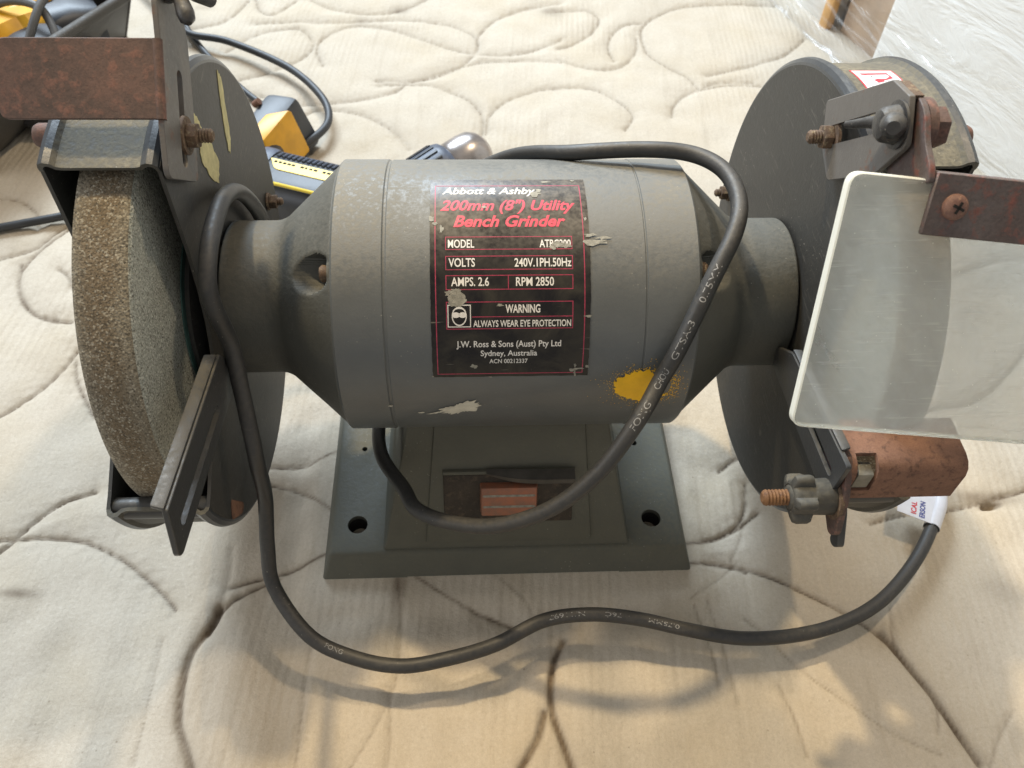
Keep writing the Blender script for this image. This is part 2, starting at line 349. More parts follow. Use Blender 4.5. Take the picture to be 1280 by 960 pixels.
def lathe(name, prof, mat, parent=None, cx=0, cy=0, cz=0, seg=96, a0=0, a1=360, close=False, cap=False, **k):
    """profile [(x, r)...] turned about the X axis through (cy, cz)"""
    bm = bmesh.new(); full = abs(a1 - a0) >= 359.9; ns = seg if full else seg + 1; rings = []
    for i in range(ns):
        a = R(a0 + (a1 - a0) * i / seg); c, s = math.cos(a), math.sin(a)
        rings.append([bm.verts.new((cx + x, cy + r * c, cz + r * s)) for x, r in prof])
    m = len(prof)
    for i in range(seg):
        A = rings[i]; B = rings[(i + 1) % ns]
        for j in range(m if close else m - 1):
            bm.faces.new((A[j], A[(j+1) % m], B[(j+1) % m], B[j]))
    if cap and not full: bm.faces.new(rings[0]); bm.faces.new(rings[-1][::-1])
    bmesh.ops.remove_doubles(bm, verts=bm.verts, dist=0.001)
    return finish(name, bm, mat, parent, **k)
def spline(pts, n=10):
    P = [Vector(p) for p in pts]; P = [P[0] * 2 - P[1]] + P + [P[-1] * 2 - P[-2]]; out = []
    for i in range(1, len(P) - 2):
        for k in range(n):
            t = k / n; a, b, c, d = P[i-1], P[i], P[i+1], P[i+2]
            out.append(0.5 * ((2*b) + (c-a)*t + (2*a-5*b+4*c-d)*t*t + (3*b-a-3*c+d)*t**3))
    out.append(P[-2]); return out
def add_tube(bm, path, r, seg=20, caps=True):
    path = [Vector(p) for p in path]; n = len(path); up = Vector((0, 0, 1)); rings = []; fr = []
    t0 = (path[1] - path[0]).normalized(); side = t0.cross(up)
    if side.length < 0.1: side = t0.cross(Vector((0, 1, 0)))
    side.normalize()
    for i in range(n):
        t = (path[min(i+1, n-1)] - path[max(i-1, 0)]).normalized()
        side = (side - t * side.dot(t)).normalized(); nn = side.cross(t).normalized()
        rr = r[i] if isinstance(r, (list, tuple)) else r
        rings.append([bm.verts.new(path[i] + side * rr * math.cos(2*math.pi*k/seg) + nn * rr * math.sin(2*math.pi*k/seg)) for k in range(seg)])
        fr.append((path[i], t, side.copy(), nn))
    for i in range(n - 1):
        for k in range(seg): bm.faces.new((rings[i][k], rings[i][(k+1) % seg], rings[i+1][(k+1) % seg], rings[i+1][k]))
    if caps: bm.faces.new(rings[0][::-1]); bm.faces.new(rings[-1])
    return fr
def tube(name, path, r, mat, parent=None, seg=20, **k):
    bm = bmesh.new(); add_tube(bm, path, r, seg); return finish(name, bm, mat, parent, **k)
def boolean(o, cutters, op='DIFFERENCE'):
    for c in cutters:
        c.parent = o.parent
        m = o.modifiers.new('b', 'BOOLEAN'); m.operation = op; m.solver = 'EXACT'; m.object = c
    bpy.context.view_layer.update()
    dg = bpy.context.evaluated_depsgraph_get()
    me = bpy.data.meshes.new_from_object(o.evaluated_get(dg)); me.name = o.name
    o.modifiers.clear(); old = o.data; o.data = me
    me.shade_smooth(); me.set_sharp_from_angle(angle=R(35))
    for c in cutters: bpy.data.objects.remove(c, do_unlink=True)
    return o
def cylx(x0, x1, y, z, r, seg=32, ny=None, **k): return lathe('cutter', [(x0, 0), (x0, r), (x1, r), (x1, 0)], None, cy=y, cz=z, seg=seg, **k)
def slot_yz(x0, x1, p, q, wdt, seg=10):
    p = Vector(p); q = Vector(q); d = (q - p).normalized(); n = Vector((-d.y, d.x)); poly = []
    for k in range(seg + 1):
        a = math.pi * (0.5 - k / seg); poly.append(q + d * math.cos(a) * wdt/2 + n * math.sin(a) * wdt/2)
    for k in range(seg + 1):
        a = math.pi * (0.5 - k / seg); poly.append(p - d * math.cos(a) * wdt/2 - n * math.sin(a) * wdt/2)
    return prism('cutter', [tuple(v) for v in poly], yz(x0), x1 - x0, None, b=0)
def empty(name, label, cat, loc=(0, 0, 0), rz=0, group=None):
    o = bpy.data.objects.new(name, None); COL.objects.link(o); o.location = Vector(loc) * MM; o.rotation_euler = (0, 0, rz)
    o.empty_display_size = 0.05
    return tag(o, label, cat, group)
def tag(o, label, cat, group=None):
    o['label'] = label; o['category'] = cat
    if group: o['group'] = group
    return o
def hex_profile(name, x0, x1, r, y, z, mat, parent, rot=0.3, dome=0.5):
    bm = bmesh.new(); a = [bm.verts.new((x0, y + r*math.cos(rot+k*math.pi/3), z + r*math.sin(rot+k*math.pi/3))) for k in range(6)]
    b = [bm.verts.new((x1, y + r*math.cos(rot+k*math.pi/3), z + r*math.sin(rot+k*math.pi/3))) for k in range(6)]
    bm.faces.new(a[::-1]); bm.faces.new(b)
    for k in range(6): bm.faces.new((a[k], a[(k+1) % 6], b[(k+1) % 6], b[k]))
    bev(bm, dome, 2); return finish(name, bm, mat, parent)
def thread_profile(x0, x1, r, pitch=1.2):
    pr = [(x0, 0)]; x = x0; s = 1 if x1 > x0 else -1
    while (x1 - x) * s > pitch: pr += [(x, r * 0.86), (x + s*pitch*.5, r)]; x += s * pitch
    pr += [(x1 - s*0.8, r * .9), (x1, r * .6), (x1, 0)]
    return pr

# ================================================================ MATTRESS (the surface everything rests on)
SEAMS=[
 ('s',[(-204,468),(-215,495),(-213,520),(-191,545),(-165,549),(-137,543),(-105,527),(-74,512),(-51,506),(-15,507),(11,518),(41,543)]),
 ('s',[(-291,543),(-253,553),(-220,554),(-193,555),(-160,562),(-126,567),(-85,561),(-56,541),(-49,516),(-65,480),(-89,458),(-113,449),(-147,448)]),
 ('s',[(-242,603),(-219,587),(-189,577),(-155,579),(-130,595),(-111,615)]),
 ('s',[(-306,484),(-285,517),(-256,536),(-236,533),(-221,507),(-226,481),(-246,456),(-281,433)]),
 ('s',[(-357,525),(-339,533),(-320,550),(-309,596)]),
 ('s',[(-302,597),(-292,574),(-276,566),(-256,601)]),
 ('s',[(-48,511),(-49,541),(-31,577),(3,604),(41,620)]),
 ('s',[(-147,447),(-125,442),(-89,461),(-65,480),(-34,492),(5,497),(41,496)]),
 ('s',[(-143,439),(-97,443),(-61,426),(-41,403),(-35,375),(-38,347),(-44,316)]),
 ('s',[(-227,395),(-189,402),(-154,413),(-126,429),(-117,443)]),
 ('s',[(-32,363),(-30,393),(-15,419),(13,440),(41,447)]),
 ('s',[(-189,321),(-205,344),(-209,366),(-201,387),(-178,392),(-150,384),(-121,363),(-99,331)]),
 ('s',[(-271,409),(-251,408),(-229,390),(-217,371),(-214,341),(-220,321)]),
 ('s',[(-19,325),(15,327),(40,337)]),
 ('s',[(34,600),(66,605),(81,588),(73,560),(53,535),(34,523)]),
 ('s',[(126,549),(128,573),(143,598),(178,626),(233,640),(287,639)]),
 ('s',[(126,546),(131,520),(147,496),(167,476),(178,451)]),
 ('s',[(305,566),(277,529),(242,506),(214,492),(186,478)]),
 ('s',[(184,459),(200,467),(237,471)]),
 ('s',[(94,503),(89,528),(94,554),(109,577),(130,585)]),
 ('s',[(120,549),(118,523),(105,496),(82,484),(60,489),(34,501)]),
 ('s',[(34,446),(59,448),(77,443),(98,422),(108,401),(99,377)]),
 ('s',[(146,404),(150,423),(164,443),(191,458),(214,464),(244,466)]),
 ('s',[(-439,239),(-426,239),(-411,233),(-395,218),(-388,201)]),
 ('s',[(-407,164),(-394,171),(-380,180),(-373,196),(-364,212)]),
 ('s',[(-362,206),(-369,193),(-377,175),(-382,154),(-377,135),(-366,118),(-350,106),(-334,104)]),
 ('s',[(-353,156),(-343,148),(-335,135)]),
 ('s',[(-385,160),(-377,136),(-361,114),(-342,103),(-323,102)]),
 ('s',[(-341,13),(-333,23),(-322,39),(-314,58),(-310,76)]),
 ('s',[(-308,66),(-301,49),(-289,32),(-276,16)]),
 ('s',[(-298,-86),(-292,-77),(-284,-63),(-272,-49),(-255,-40)]),
 ('s',[(-302,-78),(-288,-76),(-269,-74),(-249,-76),(-226,-85),(-208,-96),(-194,-106),(-183,-116)]),
 ('s',[(-164,-14),(-150,-15),(-129,-12),(-107,-2)]),
 ('s',[(-161,-26),(-146,-29),(-125,-34),(-104,-48)]),
 ('s',[(-156,-100),(-145,-95),(-129,-90),(-115,-84),(-102,-76)]),
 ('f',[(-159,-113),(-161,-123),(-167,-140),(-167,-157),(-163,-178),(-155,-192),(-150,-201)]),
 ('t',[(-161,-75),(-159,-88),(-159,-104),(-159,-118)]),
 ('t',[(-59,-91),(-55,-111),(-53,-127),(-53,-152),(-60,-175),(-71,-197)]),
 ('t',[(-102,-132),(-102,-148),(-100,-173),(-98,-198)]),
 ('s',[(-161,-128),(-156,-113),(-145,-102),(-128,-92)]),
 ('s',[(-48,-89),(-31,-99),(-9,-109),(12,-116)]),
 ('t',[(-5,-83),(11,-95)]),
 ('t',[(-185,-134),(-182,-169),(-180,-201)]),
 ('t',[(-56,-154),(-52,-179),(-52,-196)]),
 ('f',[(39,-124),(34,-135),(32,-148),(33,-163),(38,-177),(44,-193)]),
 ('f',[(29,-164),(25,-178),(16,-194)]),
 ('t',[(7,-93),(14,-98),(21,-107)]),
 ('s',[(114,-59),(131,-55),(147,-47),(164,-33)]),
 ('s',[(115,-72),(132,-71),(153,-75),(171,-81),(189,-90),(208,-101),(221,-112)]),
 ('f',[(222,-111),(228,-121),(234,-132),(242,-146),(250,-163),(258,-181)]),
 ('t',[(235,-82),(230,-99),(228,-112),(229,-121)]),
 ('t',[(144,-106),(156,-117),(168,-130),(190,-149),(215,-166),(239,-177)]),
 ('t',[(243,-149),(239,-166)]),
 ('t',[(283,-153),(271,-167),(261,-182)]),
 ('t',[(116,-98),(119,-112),(123,-128),(125,-146)]),
 ('t',[(124,-95),(129,-119),(132,-139),(135,-154)]),
 ('t',[(158,-144),(164,-163),(167,-181)]),
 ('t',[(144,-70),(133,-80),(113,-95)]),
 ('s',[(125,-56),(136,-52),(148,-44),(155,-31),(158,-12)]),
 ('t',[(141,-69),(148,-55),(153,-40)]),
 ('s',[(123,-71),(135,-71),(151,-76)]),
 ('s',[(221,19),(252,34),(296,56),(334,68),(366,95),(395,128)]),
 ('s',[(234,-38),(262,-29),(295,-23),(353,-3)]),
 ('s',[(308,143),(337,180),(386,212),(437,225)]),
 ('s',[(142,-4),(160,9),(204,15)]),
]
import numpy as np
def build_mattress():
    def axis(lo, hi, flo, fhi, fine, coarse):
        a = list(np.arange(lo, flo, coarse)) + list(np.arange(flo, fhi, fine)) + list(np.arange(fhi, hi + coarse, coarse)); return np.array(a, float)
    xs = axis(-1500, 1200, -640, 640, 1.35, 40); ys = np.concatenate([axis(-700, -40, -250, -40, 1.3, 40)[:-1], np.arange(-40, 160, 1.6), axis(160, 1500, 160, 730, 2.3, 40)])
    nx, ny = len(xs), len(ys); X, Y = np.meshgrid(xs, ys)
    D = np.full(X.shape, 200.0); F = np.full(X.shape, 200.0); T = np.full(X.shape, 200.0)
    rnd = random.Random(3)
    seams = list(SEAMS)
    # the quilting goes on under the grinder and outside the frame
    for cx, cy, rx, ry, a in ((0, 30, 70, 38, .3), (-520, 60, 90, 50, .2), (520, -120, 80, 45, 1.), (-480, -120, 70, 40, -.3), (60, 120, 95, 50, -.1), (-60, -330, 80, 50, .4), (200, -320, 90, 50, 0)):
        seams.append(('s', [(cx + rx*math.cos(t)*math.cos(a) - ry*math.sin(t)*math.sin(a), cy + rx*math.cos(t)*math.sin(a) + ry*math.sin(t)*math.cos(a)) for t in np.linspace(0, 6.28, 16)]))
    for kind, pts in seams:
        sp = spline([(p[0], p[1], 0) for p in pts], 14)
        Wn = {'s': 60, 'f': 40, 't': 12}[kind]; A = {'s': D, 'f': F, 't': T}[kind]
        for a, b in zip(sp[:-1], sp[1:]):
            ln = (b - a).length; k = max(1, int(ln / 1.5))
            for j in range(k):
                p = a.lerp(b, j / k)
                i0, i1 = np.searchsorted(xs, (p.x - Wn, p.x + Wn)); j0, j1 = np.searchsorted(ys, (p.y - Wn, p.y + Wn))
                if i1 > i0 and j1 > j0:
                    s = np.s_[j0:j1, i0:i1]; A[s] = np.minimum(A[s], np.hypot(X[s] - p.x, Y[s] - p.y))
    pk = sum(np.sin(X * a + Y * b + c) for a, b, c in ((.62, .35, 1), (-.41, .66, 2), (.23, -.78, 3), (.81, -.12, .5), (-.7, -.45, 4))) / 5
    bg = sum(np.sin(X * a + Y * b + c + 1.5 * np.sin(X * b * .5 - Y * a * .5)) for a, b, c in ((.11, .06, 1), (-.07, .13, 2), (.04, -.15, 3), (.16, -.02, .5))) / 4
    H = 3.4 * (1 - np.exp(-D / 9.0)) - 1.5 * np.exp(-(D / 1.1) ** 2) + 0.75 * pk * np.exp(-D / 6.0) + 0.7 * bg
    H -= 3.4 * np.exp(-(F / 1.8) ** 2); H += 0.8 * np.exp(-((F - 7) / 5) ** 2)
    H -= 0.9 * np.exp(-(T / 2.2) ** 2)
    H += 1.6 * np.sin(X * .011 + 1.3 * np.sin(Y * .008)) * np.cos(Y * .013 + .5) + 0.5 * np.sin(X * .045 + Y * .012) * np.sin(Y * .031)
    # long press ridges in front of the grinder
    ridge = np.clip((-90 - Y) / 60, 0, 1) * 0.55
    H += ridge * np.sin((X + Y * 0.12) * .19 + 2 * np.sin(X * .02)) 
    H -= 2.6
    # pressed flat under the cast foot
    c, s = math.cos(R(4.5)), math.sin(R(4.5)); U = X*c + Y*s; V = -X*s + Y*c
    dx = np.maximum(np.abs(U + 2) - 112, 0); dy = np.maximum(np.abs(V + 5) - 90, 0); q = np.exp(-(np.hypot(dx, dy) / 11) ** 2)
    H -= 1.6 * np.exp(-((np.hypot(dx, dy) - 14) / 9) ** 2) * (np.hypot(dx, dy) > 0)
    H += 0.9 * np.exp(-((np.hypot(dx, dy) - 9) / 12) ** 2) * np.sin(np.arctan2(V + 5, U + 2) * 26 + 2 * np.sin(X * .05))
    H = H * (1 - q) + 1.3 * q
    # a torn hole on the right
    tr = np.hypot((X - 316) * 1.0 + 0.0, (Y + 20) * 2.6 + (X - 316) * -.6)
    H -= 7 * np.exp(-(tr / 6.0) ** 4)
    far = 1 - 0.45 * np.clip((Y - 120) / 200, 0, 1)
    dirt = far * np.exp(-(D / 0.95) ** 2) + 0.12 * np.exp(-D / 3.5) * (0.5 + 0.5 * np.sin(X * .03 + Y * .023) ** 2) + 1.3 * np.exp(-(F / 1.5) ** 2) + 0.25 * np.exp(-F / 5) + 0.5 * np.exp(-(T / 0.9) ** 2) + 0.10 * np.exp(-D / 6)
    for sx, sy, rx, ry, v in ((-139, 586, 9, 7, .5), (28, 597, 12, 9, .7), (-179, 560, 8, 8, .4), (-276, -111, 12, 3, .8), (-58, -95, 5, 16, .7), (315, -14, 22, 5, .8), (300, -80, 16, 10, .35), (-350, 570, 10, 6, .3)):
        dirt += v * np.exp(-(((X - sx) / rx) ** 2 + ((Y - sy) / ry) ** 2))
    dirt += 1.0 * np.exp(-(tr / 8.0) ** 4)
    dirt = np.clip(dirt, 0, 1)
    co = np.stack([X, Y, H], -1).reshape(-1, 3) * MM
    idx = np.arange(nx * ny).reshape(ny, nx)
    f = np.stack([idx[:-1, :-1], idx[:-1, 1:], idx[1:, 1:], idx[1:, :-1]], -1).reshape(-1, 4)
    me = bpy.data.meshes.new('mattress'); me.vertices.add(len(co)); me.vertices.foreach_set('co', co.ravel())
    me.loops.add(f.size); me.loops.foreach_set('vertex_index', f.ravel()); me.polygons.add(len(f))
    me.polygons.foreach_set('loop_start', np.arange(0, f.size, 4)); me.polygons.foreach_set('loop_total', np.full(len(f), 4))
    me.update(calc_edges=True); me.validate(); me.shade_smooth()
    at = me.attributes.new('dirt', 'FLOAT', 'POINT'); at.data.foreach_set('value', dirt.ravel())
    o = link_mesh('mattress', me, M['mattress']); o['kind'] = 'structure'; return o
build_mattress()

# ================================================================ BENCH GRINDER
G = empty('bench_grinder', 'grey bench grinder with black data label, lying in the middle of the quilted mattress', 'bench grinder', (0, 0, 0), R(4.5))
AZ = 150.0
# ---- motor shell
lathe('motor_shell', [(-81.5, 64.5), (-81.5, 67.2), (-80.6, 68), (-59.2, 68.0), (-58.6, 67.4), (-57.6, 67.4), (-57.1, 67.8), (57.0, 67.8), (57.4, 67.5), (57.9, 67.5), (58.2, 68.0), (81.0, 68), (81.9, 67.2), (81.9, 64.5)], M['motor'], G, cz=AZ, seg=160)
# ---- end bells with bolt pockets
def bell(side):
    bm = bmesh.new(); seg = 480
    prof = [(79, 60), (79, 66.2)] + [(82 + t * 27.5, 66.2 - t * 25.2) for t in [i / 60 for i in range(61)]]
    prof += [(111.5, 39.9), (114, 38.9), (117, 38.5), (125, 38.5), (136.6, 38.5), (137.6, 38.0), (138, 37), (138, 20)]
    rings = []
    for i in range(seg):
        a = 2*math.pi*i/seg; ring = []
        for x, r in prof:
            y, z = r*math.cos(a), r*math.sin(a)
            for pa in (125, 215, 305, 35):
                py, pz = 57.5*math.cos(R(pa)), 57.5*math.sin(R(pa)); d = math.hypot(y-py, z-pz)
                if 82 <= x < 112 and d < 8.6: x = 83.0 + (x-82)*.02
                elif 82 <= x < 112 and d < 10.0: x = x - (10.0 - d) * 0.35
            ring.append(bm.verts.new((side * x, y, AZ + z)))
        rings.append(ring)
    for i in range(seg):
        A, B = rings[i], rings[(i+1) % seg]
        for j in range(len(prof)-1): bm.faces.new((A[j], A[j+1], B[j+1], B[j]))
    o = finish('end_bell', bm, M['bell'], G, angle=50)
    for pa in (125, 215, 305, 35):
        py, pz = 57.5*math.cos(R(pa)), AZ + 57.5*math.sin(R(pa))
        b = lathe('bolt_head', [(side*82, 0), (side*82, 3.9), (side*86.2, 3.9), (side*87.2, 3.0), (side*87.2, 0)], M['rust_bolt'], None, cy=py, cz=pz, seg=20); b.parent = o
bell(-1); bell(1)

# ---- data label
RL = 68.14
def onmotor(x, ang, r=RL): return (x, r*math.cos(R(ang)), AZ + r*math.sin(R(ang)))
def patch(name, x0, x1, a0, a1, mat, parent, r=RL, nx=8, na=48, rag=0.0, thick=0.0, corner=0):
    bm = bmesh.new(); g = []
    for i in range(na + 1):
        a = a0 + (a1-a0)*i/na; row = []
        for j in range(nx + 1):
            x = x0 + (x1-x0)*j/nx
            row.append(bm.verts.new(onmotor(x + (rag*random.uniform(-1, 1) if j in (0, nx) else 0), a + (rag*random.uniform(-1,1)*.8 if i in (0, na) else 0), r)))
        g.append(row)
    for i in range(na):
        for j in range(nx): bm.faces.new((g[i][j], g[i][j+1], g[i+1][j+1], g[i+1][j]))
    return finish(name, bm, mat, parent)
LAB = patch('data_label', -37.9, 32.4, 84.5, 167.9, M['label'], G, rag=0.12, nx=40, na=60)
LAB['label'] = 'black and red data label with white lettering'
def text_mesh(s, shear=0.0, offset=0.0, space=1.0):
    cu = bpy.data.curves.new('t', 'FONT'); cu.body = s; cu.shear = shear; cu.offset = offset; cu.space_character = space; cu.resolution_u = 3
    o = bpy.data.objects.new('t', cu); COL.objects.link(o); bpy.context.view_layer.update()
    me = bpy.data.meshes.new_from_object(o.evaluated_get(bpy.context.evaluated_depsgraph_get()))
    bpy.data.objects.remove(o, do_unlink=True)
    vs = np.array([v.co[:] for v in me.vertices]); 
    return vs[:, :2], [tuple(p.vertices) for p in me.polygons]
def label_text(s, x0, x1, ac, cap, mat, shear=0.0, offset=0.012, r=RL+.08, name='lettering', parent=None, skip=None):
    v, fs = text_mesh(s, shear, offset)
    w = v[:, 0].max() - v[:, 0].min(); xm = v[:, 0].min(); capu = 0.69
    sx = (x1 - x0) / w; sy = cap / capu
    vv = []
    for a, b in v:
        ang = ac - ((b - capu/2) * sy) / RL * 180 / math.pi
        vv.append(Vector(onmotor(x0 + (a - xm)*sx, ang, r)))
    me = bpy.data.meshes.new(name); me.from_pydata([tuple(q*MM) for q in vv], [], fs); me.update()
    return link_mesh(name, me, mat, parent or LAB)
label_text('Abbott & Ashby', -32.6, 9.6, 91.7, 4.3, M['white_ink'], 0.28, 0.018)
label_text('200mm (8") Utility', -33.4, 27.0, 99.3, 5.7, M['pink_ink'], 0.32, 0.024)
label_text('Bench Grinder', -27.6, 22.2, 106.6, 5.6, M['pink_ink'], 0.32, 0.03)
label_text('MODEL', -30.0, -18.5, 115.9, 3.7, M['white_ink'], 0, 0.014)
label_text('ATBG200', 10.2, 24.0, 116.0, 3.5, M['white_ink'], 0, 0.015)
label_text('VOLTS', -29.8, -18.3, 123.1, 3.7, M['white_ink'], 0, 0.014)
label_text('240V.1PH.50Hz', -1.0, 24.0, 123.2, 3.7, M['white_ink'], 0, 0.014)
label_text('AMPS. 2.6', -28.8, -12.3, 130.2, 3.7, M['white_ink'], 0, 0.014)
label_text('RPM 2850', -0.5, 16.2, 130.3, 3.7, M['white_ink'], 0, 0.014)
label_text('WARNING', -5.2, 10.1, 140.2, 3.5, M['white_ink'], 0, 0.022)
label_text('ALWAYS WEAR EYE PROTECTION', -19.4, 23.8, 145.7, 2.9, M['white_ink'], 0, 0.015)
label_text('J.W. Ross & Sons (Aust) Pty Ltd', -27.0, 19.6, 153.6, 2.9, M['white_ink'], 0, 0.014)
label_text('Sydney, Australia', -16.3, 9.0, 157.4, 2.7, M['white_ink'], 0, 0.014)
label_text('ACN 00212337', -12.4, 4.8, 160.8, 2.1, M['white_ink'], 0, 0.012)
def frame(x0, x1, a0, a1, w, mat, mids=(), amids=(), name='printed_border'):
    da = w / RL * 180 / math.pi; bm = bmesh.new()
    def strip(xa, xb, aa, ab):
        n = max(1, int(abs(ab-aa)/2)); prev = None
        for i in range(n+1):
            a = aa + (ab-aa)*i/n; cur = (bm.verts.new(onmotor(xa, a, RL+.05)), bm.verts.new(onmotor(xb, a, RL+.05)))
            if prev: bm.faces.new((prev[0], prev[1], cur[1], cur[0]))
            prev = cur
    strip(x0, x0+w, a0, a1); strip(x1-w, x1, a0, a1); strip(x0+w, x1-w, a0, a0+da); strip(x0+w, x1-w, a1-da, a1)
    for x in mids: strip(x, x+w, a0+da, a1-da)
    for a, xa in amids: strip(xa, x1-w, a, a+da)
    finish(name, bm, mat, LAB)
frame(-35.8, 30.0, 88.5, 166.6, 0.42, M['pink_line'])
frame(-31.2, 24.7, 113.1, 118.3, 0.36, M['pink_line'])
frame(-31.2, 24.7, 120.6, 125.9, 0.36, M['pink_line'])
frame(-31.2, 24.7, 127.8, 133.2, 0.36, M['pink_line'], mids=(-4.0,))
frame(-31.2, 24.7, 137.5, 147.8, 0.36, M['pink_line'], amids=((143.0, -20.0),))
frame(-30.6, -20.4, 138.6, 147.0, 0.4, M['white_ink'], name='pictogram_border')
def disc_on(cx, ca, rx, ry, mat, name, a0=0, a1=360, inner=0.0, r=RL+.09, jag=0.0, parent=None, n=26):
    bm = bmesh.new(); out = []; inn = []
    k = 180 / math.pi / RL
    for i in range(n + 1):
        t = R(a0 + (a1-a0)*i/n); jr = 1 + random.uniform(-jag, jag)
        out.append(bm.verts.new(onmotor(cx + rx*jr*math.cos(t), ca - ry*jr*math.sin(t)*k, r)))
        inn.append(bm.verts.new(onmotor(cx + rx*inner*math.cos(t), ca - ry*inner*math.sin(t)*k, r)))
    for i in range(n): bm.faces.new((out[i], out[i+1], inn[i+1], inn[i]))
    bmesh.ops.remove_doubles(bm, verts=bm.verts, dist=0.0005)
    return finish(name, bm, mat, parent or LAB)
disc_on(-25.5, 142.9, 3.3, 4.3, M['white_ink'], 'face_pictogram', 0, 360, 0.86)
disc_on(-25.5, 141.2, 3.0, 1.6, M['white_ink'], 'face_pictogram', 20, 160, 0.8)
disc_on(-27.0, 142.4, 1.75, 1.25, M['white_ink'], 'face_pictogram')
disc_on(-24.0, 142.4, 1.75, 1.25, M['white_ink'], 'face_pictogram')
# damage on the label
disc_on(-26.4, 136.5, 4.0, 3.6, M['flake'], 'torn_spot', jag=0.12, r=RL+.13)
for cx, ca, rx, ry in ((-30.2,134.2,1.5,1.1),(-29.4,136.6,1.2,2.0),(-26.5,133.2,2.2,.9),(-28.0,134.4,1.6,1.3),(15.8,117.4,1.7,1.0),(18.4,116.4,3.6,1.5),(21.8,117.0,2.2,1.0),(9.6,93.8,2.0,1.6),(11.0,91.8,1.3,1.2),
        (-37.0,105.5,1.4,1.2),(-35.6,107.6,1.1,1.0),(-32.8,110.0,.8,1.8),(31.0,106.0,.7,.9),(27.2,85.6,.9,.5),(14.5,86.2,2.2,.5),(-7.6,138.9,1.4,.6),(31.5,143.2,1.7,.5),(25.3,165.3,1.4,.9),(27.8,164.6,2.2,.5),(26.5,167.0,.5,1.3),(26.4,163.2,.6,1.0),(32.0,163.6,.7,.9),(-38.0,167.4,.5,.4),(-12,168.0,.7,.3),(35.0,115.5,4.2,1.5),(38.5,113.8,3.0,.9),(33.2,112.8,3.0,.8),(-19.5,163.0,1.4,1.0),(-14.0,100.2,1.2,.5)):
    disc_on(cx, ca, rx, ry, M['flake'], 'torn_spot', jag=0.45, r=RL+random.uniform(.12, .2), n=14, inner=0.0 if rx > .6 else 0)
# orange spray mark and cream scuff on the shell
def blotch(cx, ca, rx, ry, mat, name, jag, seed, r=RL+.05, n=60, parent=None, tilt=0.0):
    rn = random.Random(seed); ph = [rn.uniform(0, 6.28) for _ in range(6)]; hf = [1 + rn.uniform(-1, 1)*jag*.9 for _ in range(n)]; bm = bmesh.new(); k = 180/math.pi/RL; rings = []
    for q in (0.0, 0.25, 0.5, 0.75, 1.0):
        ring = []
        for i in range(n):
            t = 2*math.pi*i/n; f = 1 + jag*sum(math.sin((m+2)*t+ph[m])/(m+1.3) for m in range(6)); f *= hf[i]
            dx, dy = rx*f*q*math.cos(t), ry*f*q*math.sin(t); dx, dy = dx*math.cos(tilt)-dy*math.sin(tilt), dx*math.sin(tilt)+dy*math.cos(tilt)
            ring.append(bm.verts.new(onmotor(cx + dx, ca - dy*k, r)))
        rings.append(ring)
    for a, b in zip(rings[:-1], rings[1:]):
        for i in range(n): bm.faces.new((a[i], a[(i+1) % n], b[(i+1) % n], b[i]))
    bmesh.ops.remove_doubles(bm, verts=bm.verts, dist=0.0005)
    return finish(name, bm, mat, parent or G)
blotch(58.0, 174.6, 12.5, 9.6, M['orange_paint'], 'orange_paint_mark', 0.10, 5)
rn = random.Random(11); bm = bmesh.new()
for i in range(900):
    a = rn.uniform(0, 6.28); q = abs(rn.gauss(0, 1)); cx = 61 + math.cos(a)*(11 + q*5.0); ca = 174.6 - math.sin(a)*(8.5 + q*3.6)*180/math.pi/RL
    if cx > 80.5: continue
    rr = rn.uniform(.10, .34) * (1 if q < 1 else .7); vs = [bm.verts.new(onmotor(cx + rr*math.cos(t), ca - rr*math.sin(t)*.84, RL+.04)) for t in (0, 1.05, 2.1, 3.14, 4.2, 5.24)]; bm.faces.new(vs)
sp = finish('orange_overspray', bm, M['orange_paint'], G); sp['kind'] = 'stuff'
blotch(-25.5, -173.5, 8.8, 4.8, M['cream_paint'], 'paint_scuff', 0.22, 14, tilt=0.22)
blotch(-37.5, -170.2, 3.2, 0.7, M['cream_paint'], 'paint_scuff', 0.3, 3, tilt=0.3)
blotch(-44.5, -170.5, 1.8, 0.5, M['cream_paint'], 'paint_scuff', 0.3, 6)
blotch(-58.5, -176, 0.9, 0.5, M['cream_paint'], 'paint_scuff', 0.3, 8)

